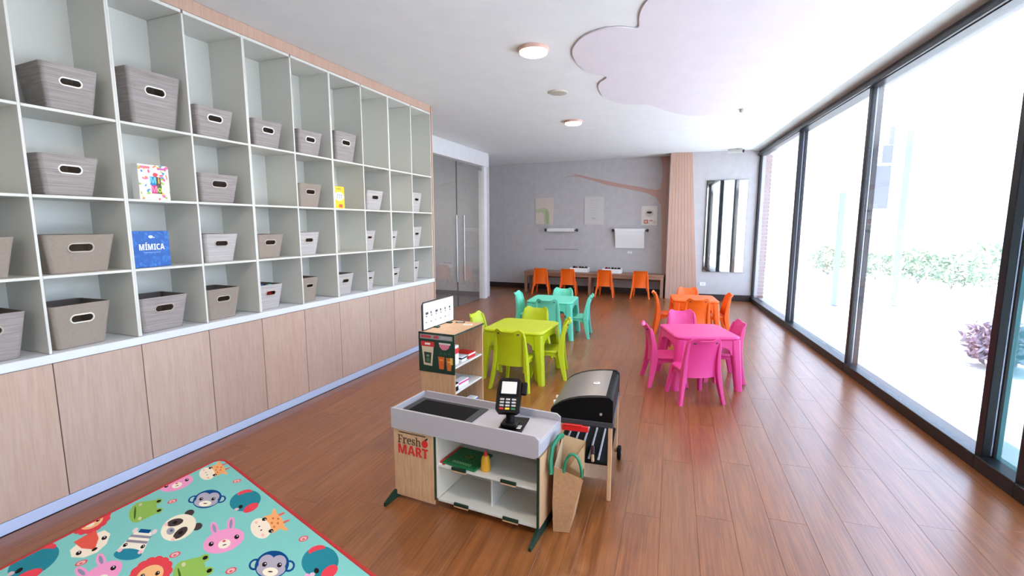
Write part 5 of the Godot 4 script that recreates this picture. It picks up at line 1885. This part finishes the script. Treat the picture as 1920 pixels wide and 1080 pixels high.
func stamp(im: Image, kind: String, x: float, z: float, turn: float, size: float) -> void:
	# local y runs to the top of the head
	var a := deg_to_rad(turn)
	var s := size / RS * RN
	var up := Vector2(sin(a), -cos(a)) * s
	var rt := Vector2(cos(a), sin(a)) * s
	# the print is drawn longer away from the corner of the room
	var r := Vector2(-0.84, -0.54).normalized()
	var q0 := Vector2(-r.y, r.x)
	var want := Vector2(sin(a), -cos(a))
	var back := (r * want.dot(r) / 1.30 + q0 * want.dot(q0) / 0.80).normalized()
	up = back * s
	rt = Vector2(-back.y, back.x) * s
	up = r * up.dot(r) * 1.30 + q0 * up.dot(q0) * 0.80
	rt = r * rt.dot(r) * 1.30 + q0 * rt.dot(q0) * 0.80
	var f := Transform2D(rt, up, rug_px(x, z))
	var d := func(poly: PackedVector2Array, c: Color) -> void:
		fill(im, placed(poly, f), c)
	var ink := Color(0.13, 0.10, 0.10)
	var eyes := func(ex: float, ey: float, r: float) -> void:
		for q in [-1, 1]:
			d.call(oval(q * ex, ey, r, r * 1.15), ink)
			d.call(oval(q * ex + r * 0.3, ey + r * 0.35, r * 0.3, r * 0.3), Color(0.95, 0.95, 0.95))
	match kind:
		"rabbit":
			var pk := Color(0.92, 0.60, 0.76)
			for q in [-1, 1]:
				d.call(oval(q * 0.42, 0.95, 0.20, 0.48, -q * 0.15), pk)
				d.call(oval(q * 0.42, 0.95, 0.08, 0.32, -q * 0.15), Color(0.55, 0.55, 0.66))
			d.call(oval(0, 0, 1.0, 0.72), pk)
			d.call(oval(0, -0.22, 0.30, 0.27), Color(0.94, 0.90, 0.82))
			d.call(oval(0, -0.04, 0.08, 0.06), Color(0.85, 0.22, 0.25))
			d.call(oval(0, -0.28, 0.10, 0.03), ink)
			eyes.call(0.62, 0.0, 0.12)
		"giraffe":
			var og := Color(0.93, 0.66, 0.42)
			for q in [-1, 1]:
				d.call(oval(q * 0.34, 1.05, 0.09, 0.28), Color(0.85, 0.42, 0.36))
				d.call(oval(q * 0.74, 0.75, 0.28, 0.13, q * 0.5), og)
			d.call(PackedVector2Array([Vector2(-0.62, 0.88), Vector2(0.62, 0.88), Vector2(0.74, 0.0), Vector2(-0.74, 0.0)]), og)
			d.call(oval(0, 0.6, 0.64, 0.36), og)
			d.call(oval(0, -0.42, 0.82, 0.56), Color(0.94, 0.89, 0.80))
			for p in [[-0.3, 0.5], [0.2, 0.6], [0.0, 0.3], [0.35, 0.3], [-0.1, 0.75]]:
				d.call(oval(p[0], p[1], 0.08, 0.07), Color(0.80, 0.42, 0.25))
			eyes.call(0.52, 0.02, 0.13)
			for q in [-1, 1]:
				d.call(oval(q * 0.55, -0.5, 0.12, 0.08), Color(0.93, 0.72, 0.70))
				d.call(oval(q * 0.16, -0.45, 0.04, 0.06), ink)
		"monkey":
			var nv := Color(0.05, 0.28, 0.50)
			for q in [-1, 1]:
				d.call(oval(q * 0.95, -0.05, 0.34, 0.36), nv)
				d.call(oval(q * 0.97, -0.05, 0.21, 0.23), Color(0.62, 0.78, 0.74))
			d.call(oval(0, 0, 0.95, 0.88), nv)
			d.call(oval(-0.34, 0.12, 0.44, 0.48), Color(0.67, 0.65, 0.70))
			d.call(oval(0.34, 0.12, 0.44, 0.48), Color(0.67, 0.65, 0.70))
			d.call(oval(0, -0.28, 0.80, 0.48), Color(0.67, 0.65, 0.70))
			d.call(oval(0, -0.45, 0.42, 0.26), Color(0.94, 0.90, 0.80))
			d.call(oval(0, -0.44, 0.14, 0.04), ink)
			eyes.call(0.42, -0.02, 0.13)
		"whale":
			var tl := Color(0.16, 0.51, 0.57)
			d.call(oval(0, 0, 0.98, 0.92), tl)
			d.call(oval(0.35, -0.72, 0.52, 0.30, 0.55), Color(0.88, 0.27, 0.32))
			d.call(oval(-0.05, 0.72, 0.48, 0.26, 0.15), Color(0.88, 0.27, 0.32))
			d.call(oval(0.0, 0.52, 0.55, 0.16, 0.15), tl)
			d.call(oval(-0.28, -0.5, 0.13, 0.15), ink)
			d.call(oval(-0.52, -0.66, 0.14, 0.11), Color(0.85, 0.72, 0.76))
		"panda":
			var cr := Color(0.93, 0.89, 0.79)
			for q in [-1, 1]:
				d.call(oval(q * 0.62, 0.78, 0.26, 0.26), Color(0.27, 0.23, 0.23))
			d.call(oval(0, 0, 0.92, 0.88), cr)
			for q in [-1, 1]:
				d.call(oval(q * 0.45, -0.05, 0.27, 0.42, q * 0.45), Color(0.27, 0.23, 0.23))
				d.call(oval(q * 0.45, -0.05, 0.11, 0.12), ink)
			d.call(oval(0, -0.42, 0.26, 0.20), Color(0.60, 0.62, 0.66))
			d.call(oval(0, -0.38, 0.10, 0.07), Color(0.35, 0.36, 0.42))
			d.call(oval(-0.62, -0.48, 0.12, 0.10), Color(0.93, 0.74, 0.72))
			d.call(oval(0.62, -0.48, 0.12, 0.10), Color(0.93, 0.74, 0.72))
		"croc":
			var gr := Color(0.56, 0.72, 0.34)
			d.call(oval(0, -0.45, 0.86, 0.48), gr)
			d.call(PackedVector2Array([Vector2(-0.86, -0.45), Vector2(0.86, -0.45), Vector2(0.60, 0.55), Vector2(-0.60, 0.55)]), gr)
			for q in [-1, 1]:
				d.call(oval(q * 0.42, 0.62, 0.24, 0.24), gr)
				d.call(oval(q * 0.42, 0.66, 0.11, 0.13), ink)
				d.call(oval(q * 0.60, -0.35, 0.13, 0.10), Color(0.80, 0.78, 0.62))
			d.call(oval(0, -0.62, 0.55, 0.05), Color(0.25, 0.36, 0.14))
		"fox":
			d.call(PackedVector2Array([Vector2(-0.05, 0.85), Vector2(0.85, 0.55), Vector2(0.95, 0.0), Vector2(0.55, -0.55), Vector2(0.0, -0.75), Vector2(-0.55, -0.55), Vector2(-0.95, 0.0), Vector2(-0.85, 0.55)]), Color(0.94, 0.89, 0.80))
			d.call(PackedVector2Array([Vector2(-0.55, 1.0), Vector2(0.55, 1.0), Vector2(0.42, 0.2), Vector2(0.0, -0.45), Vector2(-0.42, 0.2)]), Color(0.88, 0.36, 0.30))
			d.call(oval(0, -0.42, 0.14, 0.10), ink)
			eyes.call(0.62, -0.02, 0.13)
		"zebra":
			d.call(PackedVector2Array([Vector2(-0.55, 0.95), Vector2(0.55, 0.95), Vector2(0.72, 0.0), Vector2(0.8, -0.5), Vector2(-0.8, -0.5), Vector2(-0.72, 0.0)]), Color(0.93, 0.90, 0.82))
			for y in [0.62, 0.25]:
				d.call(rect(-0.66, y - 0.10, 0.66, y + 0.08), Color(0.55, 0.53, 0.58))
			d.call(oval(0, -0.62, 0.82, 0.38), Color(0.16, 0.51, 0.60))
			d.call(rect(-0.35, 0.88, 0.35, 1.15), Color(0.05, 0.28, 0.50))
			for q in [-1, 1]:
				d.call(oval(q * 0.62, 1.02, 0.15, 0.20), Color(0.90, 0.80, 0.80))
				d.call(oval(q * 0.62, -0.42, 0.13, 0.13), Color(0.93, 0.72, 0.76))
			eyes.call(0.55, -0.05, 0.12)
		"lion":
			for k in 14:
				var q := TAU * k / 14
				d.call(oval(cos(q) * 0.82, sin(q) * 0.82, 0.28, 0.28), Color(0.86, 0.27, 0.30))
			d.call(oval(0, 0, 0.85, 0.85), Color(0.86, 0.27, 0.30))
			d.call(oval(0, -0.06, 0.66, 0.62), Color(0.93, 0.72, 0.50))
			d.call(oval(0, -0.28, 0.26, 0.20), Color(0.94, 0.89, 0.80))
			eyes.call(0.36, 0.0, 0.11)


func build_rug() -> void:
	var im := Image.create(RN, RN, false, Image.FORMAT_RGB8)
	im.fill(Color(0.50, 0.775, 0.745))
	# woven speckle
	rng.seed = 3
	for k in 26000:
		var v := rng.randf_range(-0.022, 0.022)
		im.fill_rect(Rect2i(rng.randi() % RN, rng.randi() % RN, 3, 3), Color(0.50 + v, 0.775 + v, 0.745 + v))
	var heads := [["fox", -2.587, -1.189, -75.0, 0.095], ["zebra", -2.400, -1.263, -38.0, 0.088], ["panda", -2.343, -1.430, 8.0, 0.102], ["croc", -2.650, -1.468, 30.0, 0.098], ["monkey", -2.446, -1.654, -42.0, 0.088], ["whale", -2.238, -1.719, -50.0, 0.094], ["rabbit", -2.039, -1.440, -55.0, 0.105], ["giraffe", -1.945, -1.602, 20.0, 0.092], ["giraffe", -2.696, -1.868, 15.0, 0.085], ["rabbit", -2.765, -1.70, -60.0, 0.10], ["monkey", -1.692, -1.403, -40.0, 0.088], ["whale", -1.509, -1.497, -50.0, 0.094], ["croc", -1.979, -1.250, 20.0, 0.098], ["lion", -2.129, -1.165, -50.0, 0.092], ["rabbit", -2.314, -1.075, -75.0, 0.10], ["whale", -2.70, -1.03, -40.0, 0.105], ["panda", -1.60, -1.17, 8.0, 0.10], ["fox", -1.86, -0.96, -75.0, 0.095], ["zebra", -1.66, -0.90, -38.0, 0.088], ["giraffe", -2.05, -0.85, 20.0, 0.09], ["monkey", -2.35, -0.80, -40.0, 0.088], ["lion", -2.80, -1.30, -50.0, 0.085], ["croc", -2.62, -0.76, 30.0, 0.095], ["rabbit", -1.38, -1.28, -55.0, 0.10], ["panda", -2.36, -0.50, 8.0, 0.10], ["whale", -2.02, -0.52, -50.0, 0.094], ["rabbit", -1.70, -0.56, -55.0, 0.10], ["giraffe", -1.38, -0.62, 20.0, 0.09], ["whale", -1.36, -0.95, -50.0, 0.094], ["fox", -2.64, -0.48, -75.0, 0.095]]
	for h in heads:
		stamp(im, h[0], h[1], h[2], h[3], h[4])
	for p in [[-2.6, -1.567], [-2.458, -1.844], [-2.156, -1.288], [-1.826, -1.309], [-1.696, -1.588], [-2.49, -1.10], [-2.2, -0.92], [-1.72, -1.05], [-1.42, -1.10]]:
		var c := rug_px(p[0], p[1])
		fill(im, oval(c.x, c.y, 17, 17), Color(0.86, 0.33, 0.36))
		fill(im, oval(c.x, c.y, 12, 12), Color(0.90, 0.70, 0.70))
		fill(im, oval(c.x + 2, c.y + 2, 5, 5), Color(0.82, 0.32, 0.36))
	var m := flat(Color(1, 1, 1), 0.85, 0.0, 0.2)
	m.albedo_texture = ImageTexture.create_from_image(im)
	m.uv1_scale = Vector3(1.0 / RS, 1.0 / RS, 1)
	m.uv1_offset = Vector3(-RX / RS, -RZ / RS, 0)
	# outline on the floor
	var pts := [Vector2(-2.806, -1.955), Vector2(-2.785, -1.985), Vector2(-2.745, -1.992), Vector2(-2.70, -1.980), Vector2(-1.00, -1.435), Vector2(-1.06, -0.32), Vector2(-2.765, -0.32), Vector2(-2.768, -0.9), Vector2(-2.795, -1.36)]
	var o := thing("play_rug", "turquoise play rug printed with animal faces, red edged", "rug")
	var g := Geo.new()
	plan(g, pts, 0.0005, 0.010)
	part("pile", g, m, o, 20.0)
	g = Geo.new()
	var path := []
	for i in pts.size():
		for s in 6:
			var q: Vector2 = pts[i].lerp(pts[(i + 1) % pts.size()], s / 6.0)
			path.append(Vector3(q.x, 0.007, q.y))
	g.tube(path, 0.0125, 6, true, 0.5)
	part("red_binding", g, flat(Color(0.70, 0.17, 0.17), 0.8), o)
